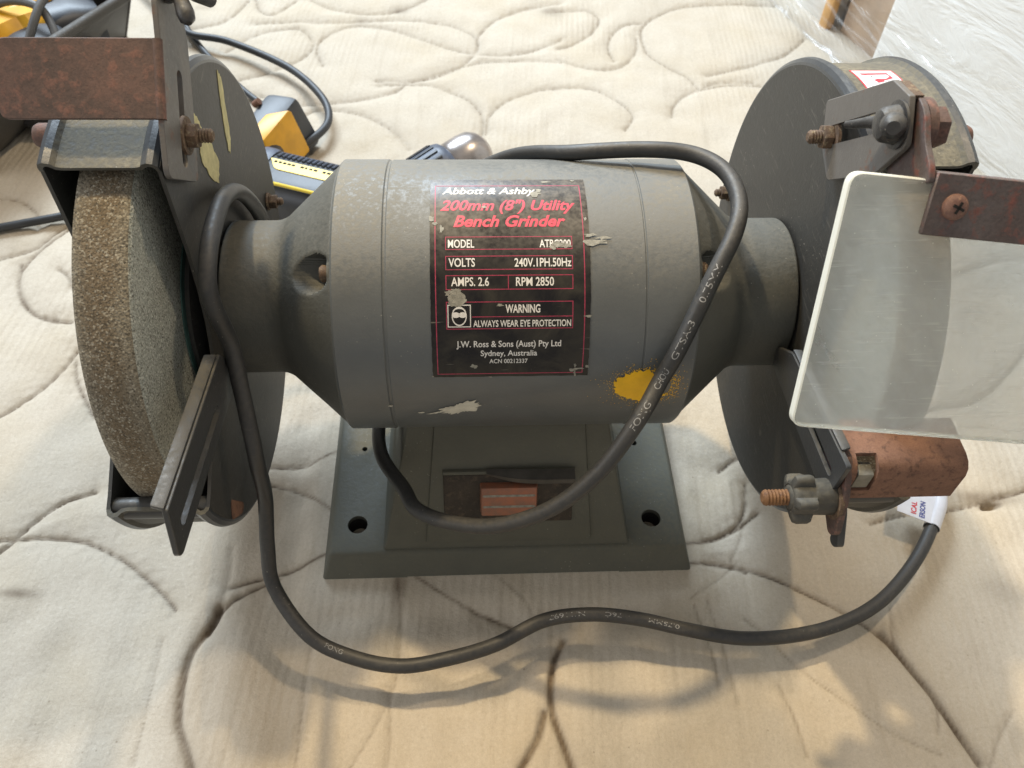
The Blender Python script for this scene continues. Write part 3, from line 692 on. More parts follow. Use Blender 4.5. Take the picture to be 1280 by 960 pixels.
# ---- cast base
def base():
    bm = bmesh.new()
    lo = [(-110, -86), (110, -86), (110, 84), (-110, 84)]; hi = [(-104.5, -76.5), (104.5, -76.5), (104.5, 76), (-104.5, 76)]
    vs = [bm.verts.new((x, y, 0)) for x, y in lo] + [bm.verts.new((x, y, 16)) for x, y in hi]
    for f in ((0,3,2,1),(4,5,6,7),(0,1,5,4),(1,2,6,5),(2,3,7,6),(3,0,4,7)): bm.faces.new([vs[i] for i in f])
    bev(bm, 2.0, 3)
    o = finish('cast_base', bm, M['base'], G)
    cuts = [box('cutter', -60, 66, -120, 120, -5, 1.8, None, b=0)]
    for x, y, r in ((-89.5, -57.5, 5.9), (87, -57.5, 5.9), (-89, 57, 5.9), (87, 57, 5.9), (-89, -3, 1.7), (84, -2, 2.0)):
        c = lathe('cutter', [(-30, 0), (-30, r), (30, r), (30, 0)], None, seg=28); c.rotation_euler = (0, math.pi/2, 0); c.location = Vector((x, y, 10))*MM; cuts.append(c)
    for x, y, r in ((-89.5, -57.5, 5.9), (87, -57.5, 5.9), (-89, -3, 1.7), (84, -2, 2.0)):
        pass
    boolean(o, cuts)
    for x, y, r in ((-89.5, -57.5, 5.6), (87, -57.5, 5.6), (-89, -3, 1.5), (84, -2, 1.8)):
        l = lathe('bolt_hole', [(0.9, 0), (0.9, r), (13, r)], M['void'], None, seg=24); l.rotation_euler = (0, -math.pi/2, 0); l.location = Vector((x, y, 0))*MM; l.parent = o
    return o
BASE = base()
# pedestal: sloping front, side flanks
def loft(name, loops, mat, parent, b=1.0, cap=True):
    bm = bmesh.new(); rs = [[bm.verts.new(p) for p in l] for l in loops]; n = len(loops[0])
    for a, c in zip(rs[:-1], rs[1:]):
        for i in range(n): bm.faces.new((a[i], a[(i+1) % n], c[(i+1) % n], c[i]))
    if cap: bm.faces.new(rs[0][::-1]); bm.faces.new(rs[-1])
    bmesh.ops.recalc_face_normals(bm, faces=bm.faces)
    bev(bm, b, 3, 12); return finish(name, bm, mat, parent)
PED = loft('pedestal', [[(-74, -74.5, 15), (72, -74.5, 15), (72, 70, 15), (-74, 70, 15)], [(-72, -73, 19), (70, -73, 19), (70, 68, 19), (-72, 68, 19)], [(-56.5, -42, 88), (55, -42, 88), (55, 40, 88), (-56.5, 40, 88)], [(-54, -36, 105), (53, -36, 105), (53, 36, 105), (-54, 36, 105)]], M['base'], G, 1.2)
def pf(x, z, out=0.0):     # a point on the pedestal's sloping front face
    t = (z - 19) / 69.0; y = -73 + 31*t; n = Vector((0, -69, 31)).normalized()*out
    return (x + n.x, y + n.y, z + n.z)
def slab(name, x0, x1, z0, z1, o0, o1, mat, parent, b=0.8, taper=0.0):
    return hexa(name, [pf(x0, z0, o0), pf(x1, z0, o0), pf(x1 - taper, z1, o0), pf(x0 + taper, z1, o0), pf(x0+.8, z0+.8, o1), pf(x1-.8, z0+.8, o1), pf(x1 - taper-.8, z1-.8, o1), pf(x0 + taper+.8, z1-.8, o1)], mat, parent, b)
PANEL = slab('raised_panel', -49, 49, 20, 97, -3, 1.7, M['base'], G, 1.6, 7.5)
SWP = slab('switch_plate', -37.5, 36.5, 33.5, 64.5, 0.6, 3.1, rusty('switch_plate_grime', (0.030, 0.024, 0.018), (0.055, 0.042, 0.030), (0.085, 0.062, 0.042), 1.5, 0.7), G, 0.5)
for a, bx in (((-37.8, 37), (63.5, 67)),): slab('switch_frame_rail', a[0], a[1], bx[0], bx[1], 0.6, 4.0, M['base'], SWP, 0.6)
RK = slab('rocker_switch', -16.8, 15.8, 40.6, 59.2, 2.2, 8.0, M['rocker'], G, 1.0)
for z in (47.0, 53.6): slab('rocker_line', -15.4, 14.4, z, z+.25, 7.9, 8.1, M['flake'], RK, 0)
# loose rubber flap above the rocker
bm = bmesh.new(); rows = []
for i in range(17):
    t = i/16; x = -13 + t*49; zc = 65 - 3.5*math.sin(min(1, t*2.2)*math.pi/2); o_ = 5.0 + 4.5*math.sin(min(1, t*1.4)*math.pi/2)
    rows.append([bm.verts.new(pf(x, 67.5, 3.6 + (o_-5)*.3)), bm.verts.new(pf(x, (67.5+zc)/2 - .3, o_*0.95 + 1)), bm.verts.new(pf(x, zc, o_)), bm.verts.new(pf(x, zc + .6, o_ - 1.2))])
for a, b_ in zip(rows[:-1], rows[1:]):
    for j in range(3): bm.faces.new((a[j], a[j+1], b_[j+1], b_[j]))
finish('rubber_flap', bm, plain('aged_rubber_flap', (0.062, 0.056, 0.048), 0.5, 0, 0.3, 90, 0.4), SWP)

# ---- wheel guards, wheels and everything hung on them
def arc_poly(r, a0, a1, n):
    return [(r*math.cos(R(a0 + (a1-a0)*i/n)), AZ + r*math.sin(R(a0 + (a1-a0)*i/n))) for i in range(n+1)]
def guard(s):
    # band with a rolled bead on each edge; opening from 109 deg to 192 deg at the front
    X = lambda v: s * v
    out = [(139.0, 110.5), (139.4, 113.2), (140.8, 115.0), (143.0, 115.6), (145.0, 114.8), (146.0, 113.4), (148, 112.9), (175.5, 112.9), (177.5, 113.6), (179, 115.4), (181.5, 116.0), (183.6, 115.0), (184.4, 112.8), (184.6, 110.5)]
    inn = [(183.0, 110.2), (182.6, 112.2), (181.3, 113.8), (179.9, 113.5), (178, 111.6), (175.5, 111.2), (148, 111.2), (145.6, 111.6), (143.0, 113.6), (141.4, 113.0), (140.7, 111.6), (140.6, 110.2)]
    band = lathe('guard_band', [(X(x), r) for x, r in out + inn], M['drum'], G, cz=AZ, seg=150, a0=109, a1=-168, close=True, cap=True, angle=28)
    band.data.materials.append(M['rim'])
    for p in band.data.polygons:
        c = p.center
        if abs(c.x)*1000 < 145.8 or abs(c.x)*1000 > 178.3: p.material_index = 1
    def plate(x, t, name):
        pts = arc_poly(112.0, 108.5, -168, 120)
        pts += [(-104, 129), (-78, 143), (-60, 152), (-54, 157), (-48, 166), (-43, 178), (-39, 195), (-36.5, 215)]
        return prism(name, pts, yz(x), t, M['guard'], G, b=0.0)
    inner = plate(s*139.0 if s > 0 else -140.6, 1.6, 'guard_side_plate'); plate(s*183.0 if s > 0 else -184.6, 1.6, 'guard_side_plate')
    # strip folded across the lower lip, spacer tube behind it
    lathe('guard_spacer', [(X(141), 5.0), (X(183), 5.0)], M['dark_steel'], G, cy=-106, cz=121.5, seg=24)
    return inner
GL = guard(-1); GR = guard(1)
def wheel(s):
    pr = [(-11.2, 16), (-11.5, 17), (-11.5, 102.0), (-10.6, 104.2), (-8.8, 105), (8.8, 105), (10.6, 104.2), (11.5, 102.0), (11.5, 17), (11.2, 16)]
    x0 = s*162.5; o = lathe('grinding_wheel', pr, None, G, seg=180, origin=(x0, 0, AZ), mats=[M['wheel_face'], M['wheel_side']], angle=60)
    for p in o.data.polygons:
        if abs(p.normal.x) > 0.75: p.material_index = 1
    b = lathe('blotter', [(-s*11.6, 20), (-s*11.6, 50), (-s*12.1, 50), (-s*12.1, 20)], M['blotter'], o, seg=72)
    f = lathe('wheel_flange', [(-s*12.2, 10), (-s*12.2, 46), (-s*14.2, 46), (-s*16.5, 42), (-s*17.5, 20), (-s*17.5, 10)], M['dark_steel'], o, seg=72)
    tube_ = lathe('arbor_shaft', [(-s*26, 0), (-s*26, 10), (s*22, 10), (s*22, 0)], M['zinc'], o, seg=32)
    hex_profile('arbor_nut', s*12, s*20, 14, 0, 0, M['zinc'], o)
    return o
wheel(-1); wheel(1)

def bolt_with_nut(x, s, y, z, ln, parent=G, r=3.4, head_out=None, nutr=6.3, washer=9.0, nm='bolt'):
    """threaded end pointing in direction s from plate face x, with washer and nut"""
    o = lathe(nm, [(a, b) for a, b in thread_profile(0, s*ln, r)], M['rust_bolt'], parent, seg=24, origin=(x, y, z))
    lathe('washer', [(0, 2), (s*0.1, washer), (s*1.3, washer-.3), (s*1.3, 2)], M['rust_bolt'], o, seg=28)
    hx = hex_profile('nut', s*1.4, s*5.6, nutr, 0, 0, M['rust_bolt'], o, 0.5, 0.7)
    return o
# through bolts at the mouth of each guard, heads outside
for s in (-1, 1):
    yb, zb = (-9, 252) if s < 0 else (-7, 250)
    bolt_with_nut(s*136.0, -s, yb, zb, 11.5, r=3.0, nutr=5.4, washer=8.0)
    lathe('bolt_head', [(s*184.6, 0), (s*184.6, 7.0), (s*187, 7.0), (s*187, 5.0), (s*193.5, 5.0), (s*195, 4.2), (s*195.6, 3), (s*195.6, 0)], M['rust_dark'], G, cy=yb, cz=zb, seg=28)
# rear guard mounting bolts
for s, y, z in ((-1, 88.9, 140.1), (1, 97, 139)):
    bolt_with_nut(s*138.6, -s, y, z, 9, r=2.4, nutr=4.4, washer=5.2, nm='guard_bolt')
# ---- left: rust marks on the paint and yellow tape
def plate_patch(name, pts, x, mat, thick=0.25, rad=1.0):
    return prism(name, rounded(pts, rad), yz(x), thick, mat, G, b=0)
for pts, m in (([(62, 240), (64.5, 235), (58.5, 218), (54.5, 207), (48, 203), (46.5, 206), (51, 219), (56, 231)], M['tape']), ([(14.3, 249), (18.5, 242), (19, 234), (25, 226), (28.5, 212), (20, 206), (14, 212), (8, 227), (11, 236)], M['tape'])):
    k = []
    for (a, b), (c, d) in zip(pts, pts[1:] + pts[:1]):
        for t in (0, .2, .4, .6, .8): k.append((a+(c-a)*t + random.uniform(-.7, .7), b+(d-b)*t + random.uniform(-.7, .7)))
    prism('masking_tape', k, yz(-138.9), 0.25, m, G, b=0)
prism('rust_patch', rounded([(-90, 101), (-79, 80), (-84, 78), (-97, 93)], 3), yz(-138.95), 0.12, M['rust_orange'], G, b=0)

# ---- left eye-shield bracket: slotted side arm with a wide rusty flange
arm = prism('shield_bracket', rounded([(12, 303), (27, 291), (24, 276), (8, 255), (-11, 233), (-14, 232.5), (-38, 252.5), (-38, 256), (-27.5, 270.0), (-26, 271), (-4.6, 291.6), (4, 303)], [2, 5, 4, 3, 2, 2, 2, 2, 1, .5, 1, 2]), yz(-137.4), 2.2, M['grey_steel'], G, b=0.25)
boolean(arm, [slot_yz(-145, -130, (2, 271), (-19, 247.5), 6.2)])
e1 = Vector((0, 20.4, 20.6)).normalized(); n1 = Vector((0, -e1.z, e1.y))
def fl(a, b, c):   # along -X, up the flange, outwards
    p = Vector((-135.2 - a, -25.3, 270.0)) + e1*b + n1*c
    return tuple(p)
flg = prism('shield_flange', rounded([(0, 0), (60, 0), (60, 29.5), (0, 29.5)], [0, 4, 4, 0], 5), fl, 2.0, M['rust_dark'], arm, b=0.3)
# bend radius between arm and flange
lathe('fold', [(0, 1.9), (29.3, 1.9)], M['rust_dark'], arm, seg=16, origin=tuple(Vector((-136.3, -25.3, 270.0)) + n1*0.7), rot=(0, -math.atan2(e1.z, math.hypot(e1.x, e1.y)), math.pi/2))
# wing nut and bolt at the top of the arm
wn = lathe('wing_nut', [(-16, 0), (-16, 3.4), (0, 3.4), (0, 7.5), (7, 6.4), (8.5, 5), (16, 3.2), (16, 0)], M['wing'], G, seg=24, origin=(-134.6, 15, 303))
def wing(parent, a, ln, x0=3.5, s=1, w=5.2):
    d = Vector((s*.35, math.cos(a), math.sin(a))).normalized(); bm = bmesh.new()
    path = [Vector((s*x0, 0, 0)) + d*t for t in (2, 6, 10, 14, ln-2, ln)]
    fr = add_tube(bm, path, [2.4, 2.4, 3.0, 3.4, 3.0, 1.2], 14)
    bmesh.ops.scale(bm, vec=(1.0, 1, 1), verts=bm.verts)
    return finish('wing', bm, M['wing'], parent)
wing(wn, R(205), 19, 4); wing(wn, R(-42), 25, 3)

# ---- left tool rest: slotted web with a folded edge
web = prism('tool_rest_arm', rounded([(-64, 179), (-150, 192.5), (-157.5, 172), (-155, 168.5), (-66, 153.5), (-52, 160)], [1, 1, 2, 2, 3, 4]), yz(-132.2), 2.2, M['dark_steel'], G, b=0.3)
boolean(web, [slot_yz(-140, -125, (-86, 167), (-144, 176.5), 5.2)])
hexa('folded_edge', [(-131.0, -65, 178), (-131.0, -150, 191.5), (-136.2, -149, 192.6), (-136.2, -66, 179.2), (-131.0, -65, 180.4), (-131.0, -150, 193.9), (-136.0, -149, 194.9), (-136.0, -66, 181.5)], M['dark_steel'], web, 0.9)
# ---- right tool rest arm, knob and rusty rest
webr = prism('tool_rest_arm', rounded([(-54, 163), (-127, 176), (-126, 149), (-112, 146), (-41, 139.5), (-38, 150)], [1, 2, 3, 3, 3, 4]), yz(131.6), 2.2, M['dark_steel'], G, b=0.3)
boolean(webr, [slot_yz(125, 140, (-72, 155), (-118, 160.5), 5.0)])
hexa('folded_edge', [(132.2, -52, 161.5), (132.2, -118, 173), (136.5, -117, 173.6), (136.5, -53, 162.1), (132.2, -52, 164), (132.2, -118, 175.5), (136.3, -117, 176), (136.3, -53, 164.6)], M['dark_steel'], webr, 0.9)
# rest plate: flat top, rounded front lip
def rest():
    prof = [(-99, 171.5), (-118, 171.5), (-121.5, 170.6), (-124, 168.4), (-125.2, 165), (-125.6, 149.5), (-123.2, 149.5), (-122.8, 164.4), (-121.8, 166.8), (-120, 168.4), (-117.6, 169.1), (-99, 169.1)]
    bm = bmesh.new(); n = 24; L = []
    for i in range(n + 1):
        x = 137 + 50*i/n; L.append([bm.verts.new((x, y, z)) for y, z in prof])
    for a, b in zip(L[:-1], L[1:]):
        for j in range(len(prof)): bm.faces.new((a[j], a[(j+1) % len(prof)], b[(j+1) % len(prof)], b[j]))
    bm.faces.new(L[0]); bm.faces.new(L[-1][::-1]); bmesh.ops.recalc_face_normals(bm, faces=bm.faces)
    o = finish('tool_rest', bm, M['rust_orange'], G, angle=45)
    boolean(o, [box('cutter', 139.5, 148.5, -130, -117, 155.5, 175, None, b=0)])
    return o
REST = rest()
box('square_nut', 140.3, 147.4, -124.8, -118.0, 156.5, 166.5, M['zinc'], REST, 0.8)
prism('rest_cheek', rounded([(-99, 172), (-121, 172), (-131, 160), (-139, 141), (-135, 135), (-121, 141), (-106, 152)], 3), yz(134.6), 2.8, M['rust_dark'], REST, b=0.4)
prism('rest_bracket_leg', rounded([(-127, 149), (-131, 147), (-141, 134), (-138, 129), (-134, 129)], 2), yz(137.6), 3.2, M['dark_steel'], REST, b=0.4)
# knob
KY, KZ = -125, 150.5
def knob():
    bm = bmesh.new(); seg = 96
    prof = [(0, 6.6), (0.3, 7.3), (2.0, 7.6), (9.0, 7.4), (10.0, 7.2)]
    rings = []
    def rad(x, r, i):
        t = 2*math.pi*i/seg
        if x <= -9.0: return r
        return r
    P = [(132.0, 7.2, 0), (131.0, 7.6, 0), (123.5, 7.4, 0), (122.6, 7.5, .0), (121.9, 8.0, .9), (120.5, 8.4, 1), (115.8, 8.4, 1), (114.2, 8.0, .9), (113.4, 7.0, .5), (113.1, 5.6, .0), (113.4, 5.2, 0), (112.6, 4.6, 0), (112.2, 3, 0), (112.1, 0, 0)]
    for x, r, l in P:
        ring = []
        for i in range(seg):
            t = 2*math.pi*i/seg; q = max(0, math.cos(5*t)) ** 0.55 if math.cos(5*t) > 0 else 0
            rr = r*1.06 + l * (3.6*q - 0.9)
            ring.append(bm.verts.new((x + 2.2, KY + rr*math.cos(t), KZ + rr*math.sin(t))))
        rings.append(ring)
    for a, b in zip(rings[:-1], rings[1:]):
        for i in range(seg): bm.faces.new((a[i], a[(i+1) % seg], b[(i+1) % seg], b[i]))
    bmesh.ops.remove_doubles(bm, verts=bm.verts, dist=0.001); bm.faces.new([v for v in rings[0] if v.is_valid])
    return finish('clamp_knob', bm, M['knob'], G, angle=40)
KN = knob()
lathe('knob_stud', [(a, b) for a, b in thread_profile(115, 103.5, 3.6, 1.5)], rusty('rust_stud', (0.15, 0.07, 0.03), (0.22, 0.11, 0.045), (0.11, 0.055, 0.03), 3), KN, cy=KY, cz=KZ, seg=24)
lathe('washer', [(133.9, 3), (133.9, 10), (135.6, 10), (135.6, 3)], M['rust_bolt'], KN, cy=KY, cz=KZ, seg=28)

# ---- right eye-shield arm (plate with open slot) and bracket
pa = prism('shield_arm', rounded([(8, 258), (-36.5, 294.5), (-51, 297), (-62, 284), (-50.5, 263), (-18, 235.5), (-3, 242)], [2, .5, .5, 3, 3, 3, 3]), yz(134.4), 2.4, M['grey_steel'], G, b=0.3)
boolean(pa, [slot_yz(125, 145, (-6, 250), (-36, 276), 8.0)])
hexa('bent_tab', [(136.6, -37.5, 292.6), (136.6, -50, 294.9), (140.2, -50, 294.9), (140.2, -37.5, 292.6), (136.6, -37, 294.6), (136.6, -50.5, 296.9), (140.2, -50.5, 296.9), (140.2, -37, 294.6)], M['rust_bolt'], pa, 0.2)
pb = prism('shield_bracket', rounded([(-38, 283), (-42, 292), (-50, 297), (-59, 295), (-66, 288.5), (-75, 285), (-79, 281), (-69, 272), (-52, 265), (-40, 272)], [4, 5, 5, 4, 3, 2, 2, 3, 3, 3]), yz(138.0), 2.3, M['rust_red'], G, b=0.3)
# flange in the plane of the shield
T0 = Vector((111.5, -75, 283.)); ex = Vector((1, math.tan(R(-3)), math.tan(R(-5)))).normalized()
ey = Vector((0, -49, -83)).normalized(); ey = (ey - ex*ey.dot(ex)).normalized(); ez = ex.cross(ey).normalized()
if ez.y > 0: ez = -ez          # towards the viewer's side
def sh(a, b, c): return tuple(T0 + ex*a + ey*b + ez*c)
fb = prism('shield_flange', rounded([(29, -3.0), (119, -3.0), (119, 18.8), (28.5, 18.8)], [0, 2, 2, 1.0]), lambda a, b, c: sh(a, b, c + 0.4), 2.2, M['rust_red'], pb, b=0.5)
prism('flange_curl', [(29, -3.0), (119, -3.0), (119, -1.2), (29, -1.2)], lambda a, b, c: sh(a, b, 2.4 - c), 7.5, M['rust_red'], pb, b=0.6)
# pan-head screw with a cross recess
sc = Vector(sh(38.0, 8.2, 2.6)); rotm = Matrix((ex, ey, ez)).transposed()
def lathe_n(name, prof, c, mat, parent, seg=32):   # turned about the shield normal
    bm = bmesh.new(); rings = []
    for i in range(seg):
        a = 2*math.pi*i/seg; rings.append([bm.verts.new(c + ex*(r*math.cos(a)) + ey*(r*math.sin(a)) + ez*h) for h, r in prof])
    for i in range(seg):
        A, B = rings[i], rings[(i+1) % seg]
        for j in range(len(prof)-1): bm.faces.new((A[j], A[j+1], B[j+1], B[j]))
    bmesh.ops.remove_doubles(bm, verts=bm.verts, dist=0.001); return finish(name, bm, mat, parent)
scr = lathe_n('pan_head_screw', [(-.3, 4.6), (0.6, 4.6), (1.6, 4.2), (2.5, 3.0), (2.9, 1.5), (3.0, 0.0)], sc, rusty('rust_screw', (0.14, 0.07, 0.055), (0.22, 0.12, 0.09), (0.26, 0.15, 0.10), 3, .6), pb)
for a in (R(20), R(110)):
    u = ex*math.cos(a) + ey*math.sin(a); v = ez.cross(u)
    hexa('cross_recess', [tuple(sc + u*i*2.2 + v*j*.5 + ez*k) for k in (2.45, 3.03) for i, j in ((-1,-1),(1,-1),(1,1),(-1,1))], M['void'], scr, 0)
# clear shield with rounded corners; sawn edges are bright
def shield():
    poly = rounded([(0, 0), (112, 0), (112, 96), (0, 96)], 5.0, 8)
    bm = bmesh.new(); th = 5.0
    lo = [bm.verts.new(sh(a, b, -th)) for a, b in poly]; hi = [bm.verts.new(sh(a, b, 0)) for a, b in poly]; n = len(poly)
    f1 = bm.faces.new(lo); f2 = bm.faces.new(hi[::-1])
    for i in range(n): bm.faces.new((lo[i], lo[(i+1) % n], hi[(i+1) % n], hi[i])).material_index = 1
    bmesh.ops.recalc_face_normals(bm, faces=bm.faces)
    bmesh.ops.bevel(bm, geom=[e for e in bm.edges if len({f.material_index for f in e.link_faces}) == 2], offset=0.5, segments=1, affect='EDGES', material=1)
    return finish('eye_shield', bm, None, G, mats=[M['acrylic'], M['acr_edge']])
shield()
# clamp: wing nut on the left face, hex bolt on the right
wn2 = lathe('wing_nut', [(134.2, 8.6), (133.2, 8.6), (133.0, 7.0), (128.5, 6.2), (127.0, 5.0), (126.5, 3.2), (126.5, 0)], M['wing'], G, cy=-52, cz=286, seg=28)
bm = bmesh.new(); add_tube(bm, [(130, -48, 284), (128.5, -43, 281), (126.5, -38, 277), (125, -34, 274)], [2.8, 2.2, 1.8, 1.4], 14); finish('wing', bm, M['wing'], wn2)
bm = bmesh.new(); add_tube(bm, [(131, -55, 289), (129, -58, 290), (127.5, -61, 291), (126.5, -63, 292)], [3.4, 4.6, 4.2, 2.4], 16); finish('wing', bm, M['wing'], wn2)
hexb = lathe('washer', [(140.4, 3), (140.4, 10.5), (143.6, 10.5), (144.4, 9.0), (144.4, 3)], M['rust_dark'], G, cy=-53, cz=285.5, seg=36)
hex_profile('hex_bolt', 144.4, 150.0, 7.6, -53, 285.5, M['rust_dark'], hexb, 0.2, 0.8)
# warning sticker on top of the right guard band
def on_guard(x, ang, r): return (x, r*math.cos(R(ang)), AZ + r*math.sin(R(ang)))
def gpatch(name, x0, x1, a0, a1, mat, r, parent, skew=0.0):
    bm = bmesh.new(); prev = None
    for i in range(25):
        t = i/24; a = a0 + (a1-a0)*t; cur = (bm.verts.new(on_guard(x0 + skew*t, a, r)), bm.verts.new(on_guard(x1 + skew*t, a, r)))
        if prev: bm.faces.new((prev[0], prev[1], cur[1], cur[0]))
        prev = cur
    return finish(name, bm, mat, parent)
st = gpatch('warning_sticker', 151.0, 170.5, 74, 100, M['sticker_red'], 113.02, G)
gpatch('sticker_ground', 151.7, 169.8, 74.4, 99.5, M['sticker_white'], 113.07, st)
bm = bmesh.new(); k = [(153.6, 76.6), (166.5, 76.2), (167.0, 79.6), (161.6, 81.0), (162.5, 88), (158.5, 88), (158.3, 81.5)]
bm.faces.new([bm.verts.new(on_guard(x, a, 113.13)) for x, a in k]); bmesh.ops.triangulate(bm, faces=bm.faces)
finish('red_mark', bm, M['sticker_red'], st)
for x, a, rx in ((158, 78.5, .5), (153.5, 80, .35), (168.2, 82, .5), (154.6, 84, .35)):
    bm = bmesh.new(); bm.faces.new([bm.verts.new(on_guard(x + rx*math.cos(t), a + rx*.5*math.sin(t), 113.17)) for t in (0, 1.2, 2.4, 3.6, 4.8)]); finish('speck', bm, M['void'], st)

# ---- power cord: loops over the motor, behind it, down past the left wheel, across the front
CORD = [(-60, 45, 40), (-73, 12, 52), (-75, -18, 60), (-70.5, -46, 70), (-57.2, -71, 77), (-49.8, -86.5, 82), (-33.3, -99, 90), (-9.8, -108.5, 102), (16.1, -109, 118.4), (37.3, -101.5, 137.6), (53.8, -87.7, 157), (64.8, -72.5, 166.5), (72.0, -66.0, 183.0),
        (84.5, -48.5, 206), (95.5, -31, 218.5), (99.6, -14.5, 223), (96.5, 4, 224.5), (84.5, 18, 223.5), (63, 24.5, 221.5), (30, 34, 213), (0, 62, 190), (-40, 84, 150), (-85, 88, 110), (-118, 76, 105),
        (-131.5, 58, 135), (-132.2, 46, 168), (-132.2, 26, 196), (-131.0, -2, 214), (-130.3, -32, 217), (-130, -50, 210), (-129.2, -55, 199), (-127, -56.5, 178), (-125.0, -66, 160), (-122.0, -80, 141),
        (-122.0, -85, 124), (-125.5, -83, 90), (-128.0, -96, 62), (-126.5, -109, 42), (-108, -131, 31), (-85.5, -141.5, 26), (-59.8, -146.8, 25), (-34.9, -144, 26), (-9.6, -137.5, 27), (16.7, -125.5, 28), (43, -122.9, 28), (69, -125.5, 26), (94.4, -130.8, 23),
        (124.1, -135.5, 20), (155.5, -134, 18), (184.5, -127.3, 17), (212, -114, 16), (239.5, -90.7, 16), (260.5, -64.8, 16), (273, -42, 14), (278, 0, 8), (262, 60, 5), (238, 110, 5)]
cpath = spline(CORD, 12)
bm = bmesh.new(); FR = add_tube(bm, cpath, 3.85, 22); CORDO = finish('power_cord', bm, M['cord'], G)
def cord_text(s, i0, length, cap, towards, mat, flip=False):
    v, fs = text_mesh(s, 0, 0.0); w_ = v[:, 0].max() - v[:, 0].min(); x0 = v[:, 0].min(); v[:, 0] = (v[:, 0] - x0) * length / w_; v[:, 1] = (v[:, 1] - .345) * cap / .69
    cum = [0.0]
    for a, b in zip(cpath[:-1], cpath[1:]): cum.append(cum[-1] + (b-a).length)
    out = []
    for a, b in v:
        if flip: a, b = length - a, -b
        s_ = cum[i0] + a; j = max(i for i in range(len(cum)) if cum[i] <= s_)
        t = (s_ - cum[j]) / (cum[j+1] - cum[j]); p = cpath[j].lerp(cpath[j+1], t); tan = (cpath[j+1]-cpath[j]).normalized()
        n = Vector(towards) - p; n = (n - tan*n.dot(tan)).normalized(); sd = tan.cross(n)
        ang = b / 3.9; out.append(p + n*math.cos(ang)*3.91 - sd*math.sin(ang)*3.91)
    if out:
        me = bpy.data.meshes.new('cord_lettering'); me.from_pydata([tuple(q*MM) for q in out], [], fs); me.update(); link_mesh('cord_lettering', me, mat, CORDO)
CAML = (-20, -306, 455)
def nearest(p):
    p = Vector(p); return min(range(len(cpath)), key=lambda i: (cpath[i]-p).length)
cord_text('FONG', nearest((52, -90, 155)), 13, 3.0, CAML, M['cord_ink'])
cord_text('CHOU', nearest((62, -76, 163)), 13, 3.0, CAML, M['cord_ink'])
cord_text('GTSA-3', nearest((70, -68, 178)), 18, 3.0, CAML, M['cord_ink'])
cord_text('0.75MM', nearest((80, -54, 198)), 17, 3.0, CAML, M['cord_ink'])
cord_text('N/11697', nearest((20, -124.8, 28)), 20, 2.4, (0, -200, 300), M['cord_ink'], True)
cord_text('76C', nearest((50, -123, 28)), 9, 2.2, (0, -200, 300), M['cord_ink'], True)
cord_text('0.75MM', nearest((74, -126, 28)), 17, 2.2, (0, -200, 300), M['cord_ink'], True)
cord_text('FONG', nearest((-98, -136, 28)), 10, 2.4, (0, -200, 300), M['cord_ink'])
# folded tag on the cord
i0 = nearest((257, -70, 16)); tg = None
a_, b_ = cpath[i0], cpath[i0 + 18]
bm = bmesh.new(); add_tube(bm, cpath[i0:i0+19], 4.7, 22, caps=False); tg = finish('test_tag', bm, M['sticker_white'], CORDO)
tn = (b_ - a_).normalized(); tl = Vector((-tn.y, tn.x, 0)).normalized()
if tl.x > 0: tl = -tl
q0 = a_ + Vector((0, 0, 4.0))
hexa('tag_flag', [tuple(q0 + tl*u + tn*v + Vector((0, 0, w_))) for w_ in (-.15, .15) for u, v in ((0, 0), (22, 1), (22, 24), (0, 23))], M['sticker_white'], tg, 0)
def flat_text(s, org, ux, uy, length, cap, mat, parent, name='tag_lettering'):
    v, fs = text_mesh(s, 0, 0.03); w_ = v[:, 0].max() - v[:, 0].min(); x0 = v[:, 0].min()
    me = bpy.data.meshes.new(name); me.from_pydata([tuple((org + ux*((a-x0)*length/w_) + uy*(b*cap/.69))*MM) for a, b in v], [], fs); me.update(); return link_mesh(name, me, mat, parent)
flat_text('ERSON', q0 + tl*6.0 + tn*2 + Vector((0, 0, .3)), tn, tl, 13, 3.0, M['sticker_blue'], tg)
flat_text('ICAL', q0 + tl*11 + tn*3 + Vector((0, 0, .3)), tn, tl, 10, 3.0, M['sticker_red'], tg)

# ================================================================ THINGS BEHIND
# ---- cordless tool seen between the left guard and the motor
def sup_tube(name, secs, mat, parent, seg=32, p=3.2, **k):
    """secs: (x, cy, cz, ry, rz) superellipse rings along X"""
    bm = bmesh.new(); rs = []
    for x, cy, cz, ry, rz in secs:
        ring = []
        for i in range(seg):
            t = 2*math.pi*i/seg; c, s = math.cos(t), math.sin(t)
            ring.append(bm.verts.new((x, cy + ry*math.copysign(abs(c)**(2/p), c), cz + rz*math.copysign(abs(s)**(2/p), s))))
        rs.append(ring)
    for a, b in zip(rs[:-1], rs[1:]):
        for i in range(seg): bm.faces.new((a[i], a[(i+1) % seg], b[(i+1) % seg], b[i]))
    bm.faces.new(rs[0][::-1]); bm.faces.new(rs[-1]); return finish(name, bm, mat, parent, **k)
DR = empty('cordless_tool', 'yellow and black cordless tool with ribbed grip, between left guard and motor', 'power tool', (-176, 224, 2), R(-16))
body = sup_tube('tool_body', [(-46, 0, 24, 14, 14), (-40, 0, 25, 24, 20), (-24, 0, 26, 29, 23), (30, 0, 26, 29, 23), (62, 0, 26, 28, 22), (72, 0, 26, 20, 16)], M['black_plastic'], DR)
for i in range(18):
    x = -20 + i*4.3; tube('grip_rib', [(x, 14, 49.0), (x + 1.2, 20, 47.8), (x + 2, 25, 43.5), (x + 2, 28.5, 36)], 1.25, M['blue_plastic'], body, seg=8)
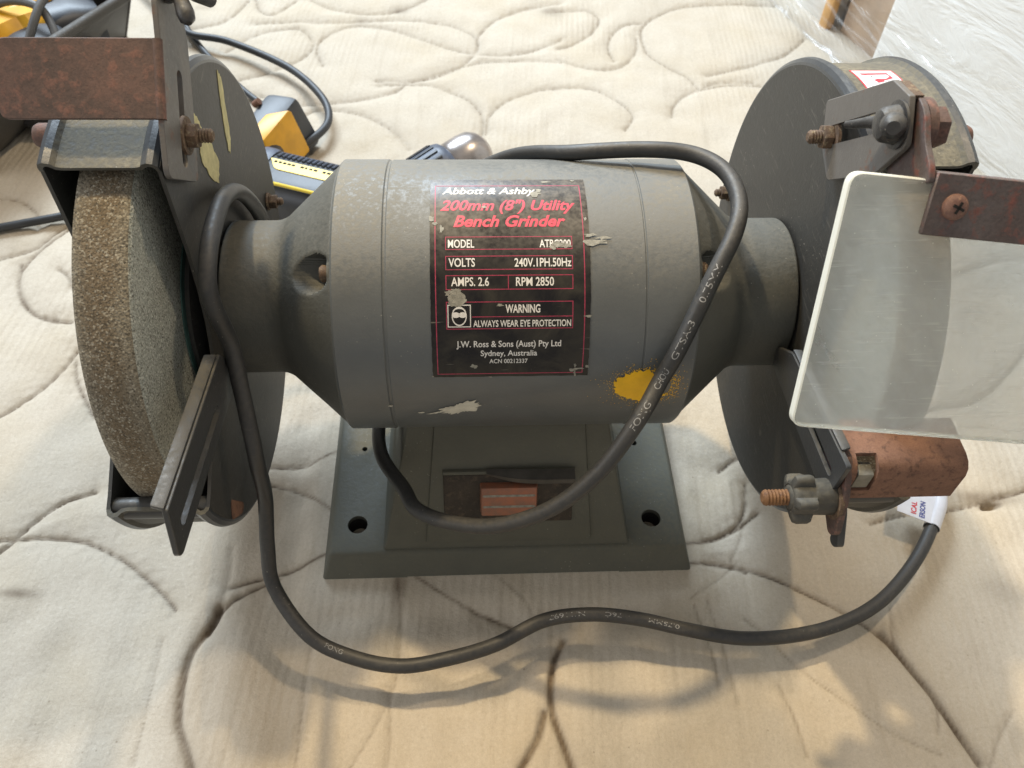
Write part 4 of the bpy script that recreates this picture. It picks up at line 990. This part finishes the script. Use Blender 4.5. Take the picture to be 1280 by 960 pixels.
prism('side_label', rounded([(-24, 10), (50, 10), (47, -2), (-15, -2)], [1, 2, 4, 4]), lambda a, b, c: (a, b, 48.6 + c), 1.0, M['yellow_label'], body, b=0.2)
rn = random.Random(5)
for i in range(17):
    x = -19 + i*3.8
    if i in (5, 10): continue
    box('label_print', x, x + rn.uniform(1.8, 2.9), 5.6, 7.8, 49.5, 49.75, M['void'], body, 0)
tube('yellow_trim', spline([(-20, -34, 30), (-22, -27, 40), (-19, -20, 48.5), (-10, -18.5, 49.2), (50, -18.5, 49.2)], 6), 1.4, M['yellow_label'], body, seg=10)
tube('yellow_trim', spline([(-45, 12, 36), (-47, 2, 36), (-44, -8, 34)], 6), 2.0, M['yellow_label'], body, seg=10)
sup_tube('grip_shoulder', [(-44, 2, 26, 25, 20), (-36, 2, 27, 30, 23.6), (-28, 2, 27, 30, 23.8), (-24, 2, 27, 28.6, 22.8)], M['blue_plastic'], body)
bat = hexa('battery', [(-72, 30, 0), (-36, 30, 0), (-34, 106, 0), (-76, 98, 0), (-70, 32, 46), (-44, 32, 46), (-42, 92, 52), (-68, 86, 54)], M['black_plastic'], DR, 6)
hexa('battery_cover', [(-60, 31, 10), (-34.5, 31, 6), (-32.4, 82, 6), (-48, 82, 10), (-59, 31, 47.6), (-42.6, 31, 47.4), (-40, 74, 51.2), (-56, 60, 51.6)], M['yellow'], bat, 3)
tube('handle', [(-30, 8, 24), (-42, 24, 24), (-52, 40, 24)], 17, M['black_plastic'], DR, seg=24)
tube('catch', [(-72, 70, 50), (-67, 71, 54)], 3.0, M['rust_orange'], bat, seg=12)
# ---- drill behind the motor: only its collar and chuck show above the shell
D2 = empty('drill', 'drill with worn steel chuck poking up behind the top of the motor shell', 'drill', (-70.6, 238, 35), R(38))
D2.rotation_euler = (0, R(-14), R(38))
col = lathe('clutch_collar', [(-10, 0), (-10, 22), (-6, 25), (16, 25), (21, 23.5), (23, 21), (23, 0)], M['blue_plastic'], D2, seg=48)
for i in range(24):
    rb_ = box('collar_rib', -6, 15, -1.1, 1.1, 24.4, 26.0, M['yellow_label'] if i in (3, 15) else M['black_plastic'], None, 0.4)
    rb_.parent = col; rb_.rotation_euler = (2*math.pi*i/24, 0, 0)
lathe('chuck', [(23, 0), (23, 19), (26, 20.5), (38, 20.5), (47, 19), (53, 15), (57, 9), (58, 5), (58, 0)], M['chuck'], D2, seg=48)
lathe('drill_body', [(-95, 0), (-95, 18), (-88, 22), (-40, 22), (-10, 22), (-10, 0)], M['black_plastic'], D2, seg=32)

# ---- black lead of the charger, looping on the mattress
def ground_lead(name, pts, r, label, group=None):
    o = tube(name, spline(pts, 12), r, M['rubber'], None, seg=14); return tag(o, label, 'cable', group)
ground_lead('power_lead', [(-410, 620, 12), (-372, 555, 12), (-352, 512, 8), (-322, 470, 5), (-285, 425, 5), (-262, 400, 5), (-240, 380, 4)], 3.1, 'thin black lead running down behind the round top of the left wheel guard', )
ground_lead('power_lead', [(-440, 612, 14), (-398, 562, 14), (-366, 520, 14), (-341, 490, 14), (-298, 478, 14), (-232, 440, 12), (-190, 392, 12), (-176, 352, 12), (-186, 318, 14), (-205, 296, 16), (-225, 285, 18)], 3.6, 'black lead looping over the pale mattress to the cordless drill')
ground_lead('power_lead', [(-560, 150, 6), (-500, 172, 5), (-440, 186, 5), (-400, 200, 5), (-350, 222, 5), (-290, 260, 5), (-240, 275, 6)], 3.4, 'black lead entering from the left edge and passing behind the rough grey wheel')

# ---- open tool crate with yellow tools
CT = empty('tool_crate', 'open dark grey plastic crate full of tools, behind the left wheel', 'crate', (0, 0, 0))
A, B, C_, D_ = (-465, 262, 2), (-413, 502, 2), (-770, 600, 2), (-826, 350, 2)
ra, rb, rc, rd = (-437, 252, 80), (-362, 440, 80), (-776, 575, 80), (-850, 345, 80)
def wall(p, q, pt, qt, t=4):
    n = (Vector(q) - Vector(p)).cross(Vector(pt) - Vector(p)).normalized() * t
    hexa('crate_wall', [p, q, tuple(Vector(q) - n), tuple(Vector(p) - n), pt, qt, tuple(Vector(qt) - n), tuple(Vector(pt) - n)], M['crate'], CT, 1.0)
wall(A, B, ra, rb); wall(D_, A, rd, ra); wall(B, C_, rb, rc); wall(C_, D_, rc, rd)
hexa('crate_floor', [A, B, C_, D_] + [(x, y, 6) for x, y, z in (A, B, C_, D_)], M['crate'], CT, 0.5)
def rim(p, q):
    tube('crate_rim', [p, q], 5.0, M['crate'], CT, seg=14)
rim(ra, rb); rim(rb, rc); rim(rc, rd); rim(rd, ra)
def tool(name, label, loc, rz, secs, mat, extra, cat='power tool'):
    t = empty(name, label, cat, loc, rz)
    sup_tube('tool_body', secs, mat, t)
    for nm, s2, m2 in extra: sup_tube(nm, s2, m2, t)
    return t
tool('power_tool', 'yellow power tool at the far left corner of the crate', (-474, 402, 20), R(-38), [(-50, 0, 30, 18, 16), (-40, 0, 32, 32, 28), (40, 0, 34, 34, 30), (52, 0, 34, 20, 18)], M['yellow'], [('motor_end', [(50, 0, 34, 26, 24), (60, 0, 34, 30, 26), (80, 0, 34, 28, 24), (88, 0, 34, 18, 16)], M['black_plastic'])])
tool('power_tool', 'yellow rounded power tool low in the crate at the left edge', (-474, 342, 12), R(68), [(-46, 0, 34, 14, 14), (-36, 0, 34, 28, 26), (20, 0, 36, 30, 28), (34, 0, 36, 16, 16)], M['yellow'], [('handle', [(-84, 0, 30, 12, 12), (-60, 0, 32, 16, 16), (-38, 0, 34, 16, 16)], M['black_plastic'])])
tool('power_tool', 'black power tool with a slim yellow stripe beside the crate rim', (-436, 412, 18), R(36), [(-60, 0, 30, 16, 16), (-48, 0, 32, 30, 28), (20, 0, 32, 32, 30), (44, 0, 32, 20, 20)], M['black_plastic'], [('yellow_stripe', [(-30, 4, 58, 5, 4), (-26, 4, 60, 9, 5), (10, 8, 62, 8, 5), (16, 8, 60, 4, 3)], M['yellow'])])
tool('power_tool', 'dark rounded tool body buried in the middle of the crate', (-424, 368, 2), R(62), [(-50, 0, 26, 14, 14), (-40, 0, 28, 30, 26), (40, 0, 30, 32, 28), (52, 0, 28, 16, 14)], M['black_plastic'], [('tool_band', [(-6, 0, 30, 33, 29), (6, 0, 30, 33.5, 29.5)], M['crate'])])
for i, (lab, pts) in enumerate((('grey cable crossing the tools in the crate', [(-500, 398, 70), (-452, 388, 92), (-422, 378, 96), (-408, 368, 90), (-398, 350, 74), (-404, 335, 50)]), ('dark cable rising out of the crate towards the back', [(-425, 330, 62), (-416, 352, 88), (-410, 378, 102), (-400, 402, 104), (-385, 425, 100), (-372, 470, 80)]))):
    tag(tube('tool_cable', spline(pts, 10), 3.6, plain('grey_cable', (0.09, 0.09, 0.09), 0.5), None, seg=12), lab, 'cable')

# ---- wrapped white furniture at the right edge of the mattress
WR = empty('wrapped_furniture', 'white furniture in clear stretch film standing at the right edge of the mattress', 'furniture', (0, 0, 0))
P0 = Vector((430, 262, 0)); DV = Vector((-0.365, 0.931, 0)).normalized(); NV = Vector((DV.y, -DV.x, 0))   # along the edge, away from the mattress
def wp(a, d, z): return tuple(P0 + DV*a + NV*d + Vector((0, 0, z)))
def slab_w(name, a0, a1, d0, d1, z0, z1, mat, b=2, parent=WR): return hexa(name, [wp(a0,d0,z0), wp(a1,d0,z0), wp(a1,d1,z0), wp(a0,d1,z0), wp(a0,d0,z1), wp(a1,d0,z1), wp(a1,d1,z1), wp(a0,d1,z1)], mat, parent, b)
slab_w('white_panel', -420, 255, 22, 420, -30, 700, M['white_panel'], 8)
slab_w('beige_side', 262, 420, 60, 400, -30, 700, M['beige'], 8)
slab_w('brown_board', 256, 330, 40, 58, -30, 420, M['brown'], 2)
slab_w('wooden_leg', 338, 352, 26, 36, -30, 420, M['wood'], 3)
slab_w('white_post', 352, 430, 30, 60, -30, 600, M['white_panel'], 6)
# stretch film: wrinkled sheet drawn round the front and bunched along the foot
bm = bmesh.new(); na, nz = 170, 110; g = []
for i in range(na + 1):
    a = -430 + 900*i/na; row = []
    for j in range(nz + 1):
        z = -12 + 640*(j/nz)**1.4
        s_ = a*.62 + z*.8
        d = 5 + 1.6*math.sin(s_*.11 + 1.5*math.sin(a*.013)) + 1.1*math.sin(s_*.29 + z*.01) + 2.2*math.sin(z*.02 + a*.02) - 6*math.exp(-z/18)
        if a > 150: d += 3.0*math.sin(s_*.21)*min(1, (a-150)/120)
        row.append(bm.verts.new(wp(a, d, z)))
    g.append(row)
for i in range(na):
    for j in range(nz): bm.faces.new((g[i][j], g[i+1][j], g[i+1][j+1], g[i][j+1]))
finish('stretch_film', bm, M['film'], WR)
rn = random.Random(21)
for k in range(9):      # gathered ropes of film along the foot
    pts = [wp(120 + 42*i, 1 + 3*rn.uniform(-1, 1) + k*.9, 2 + k*7.0 + 4*rn.uniform(-1, 1) + (i-4)*k*1.1) for i in range(9)]
    tube('film_fold', spline(pts, 6), 1.1 + rn.random()*1.0, M['film'], WR, seg=8)
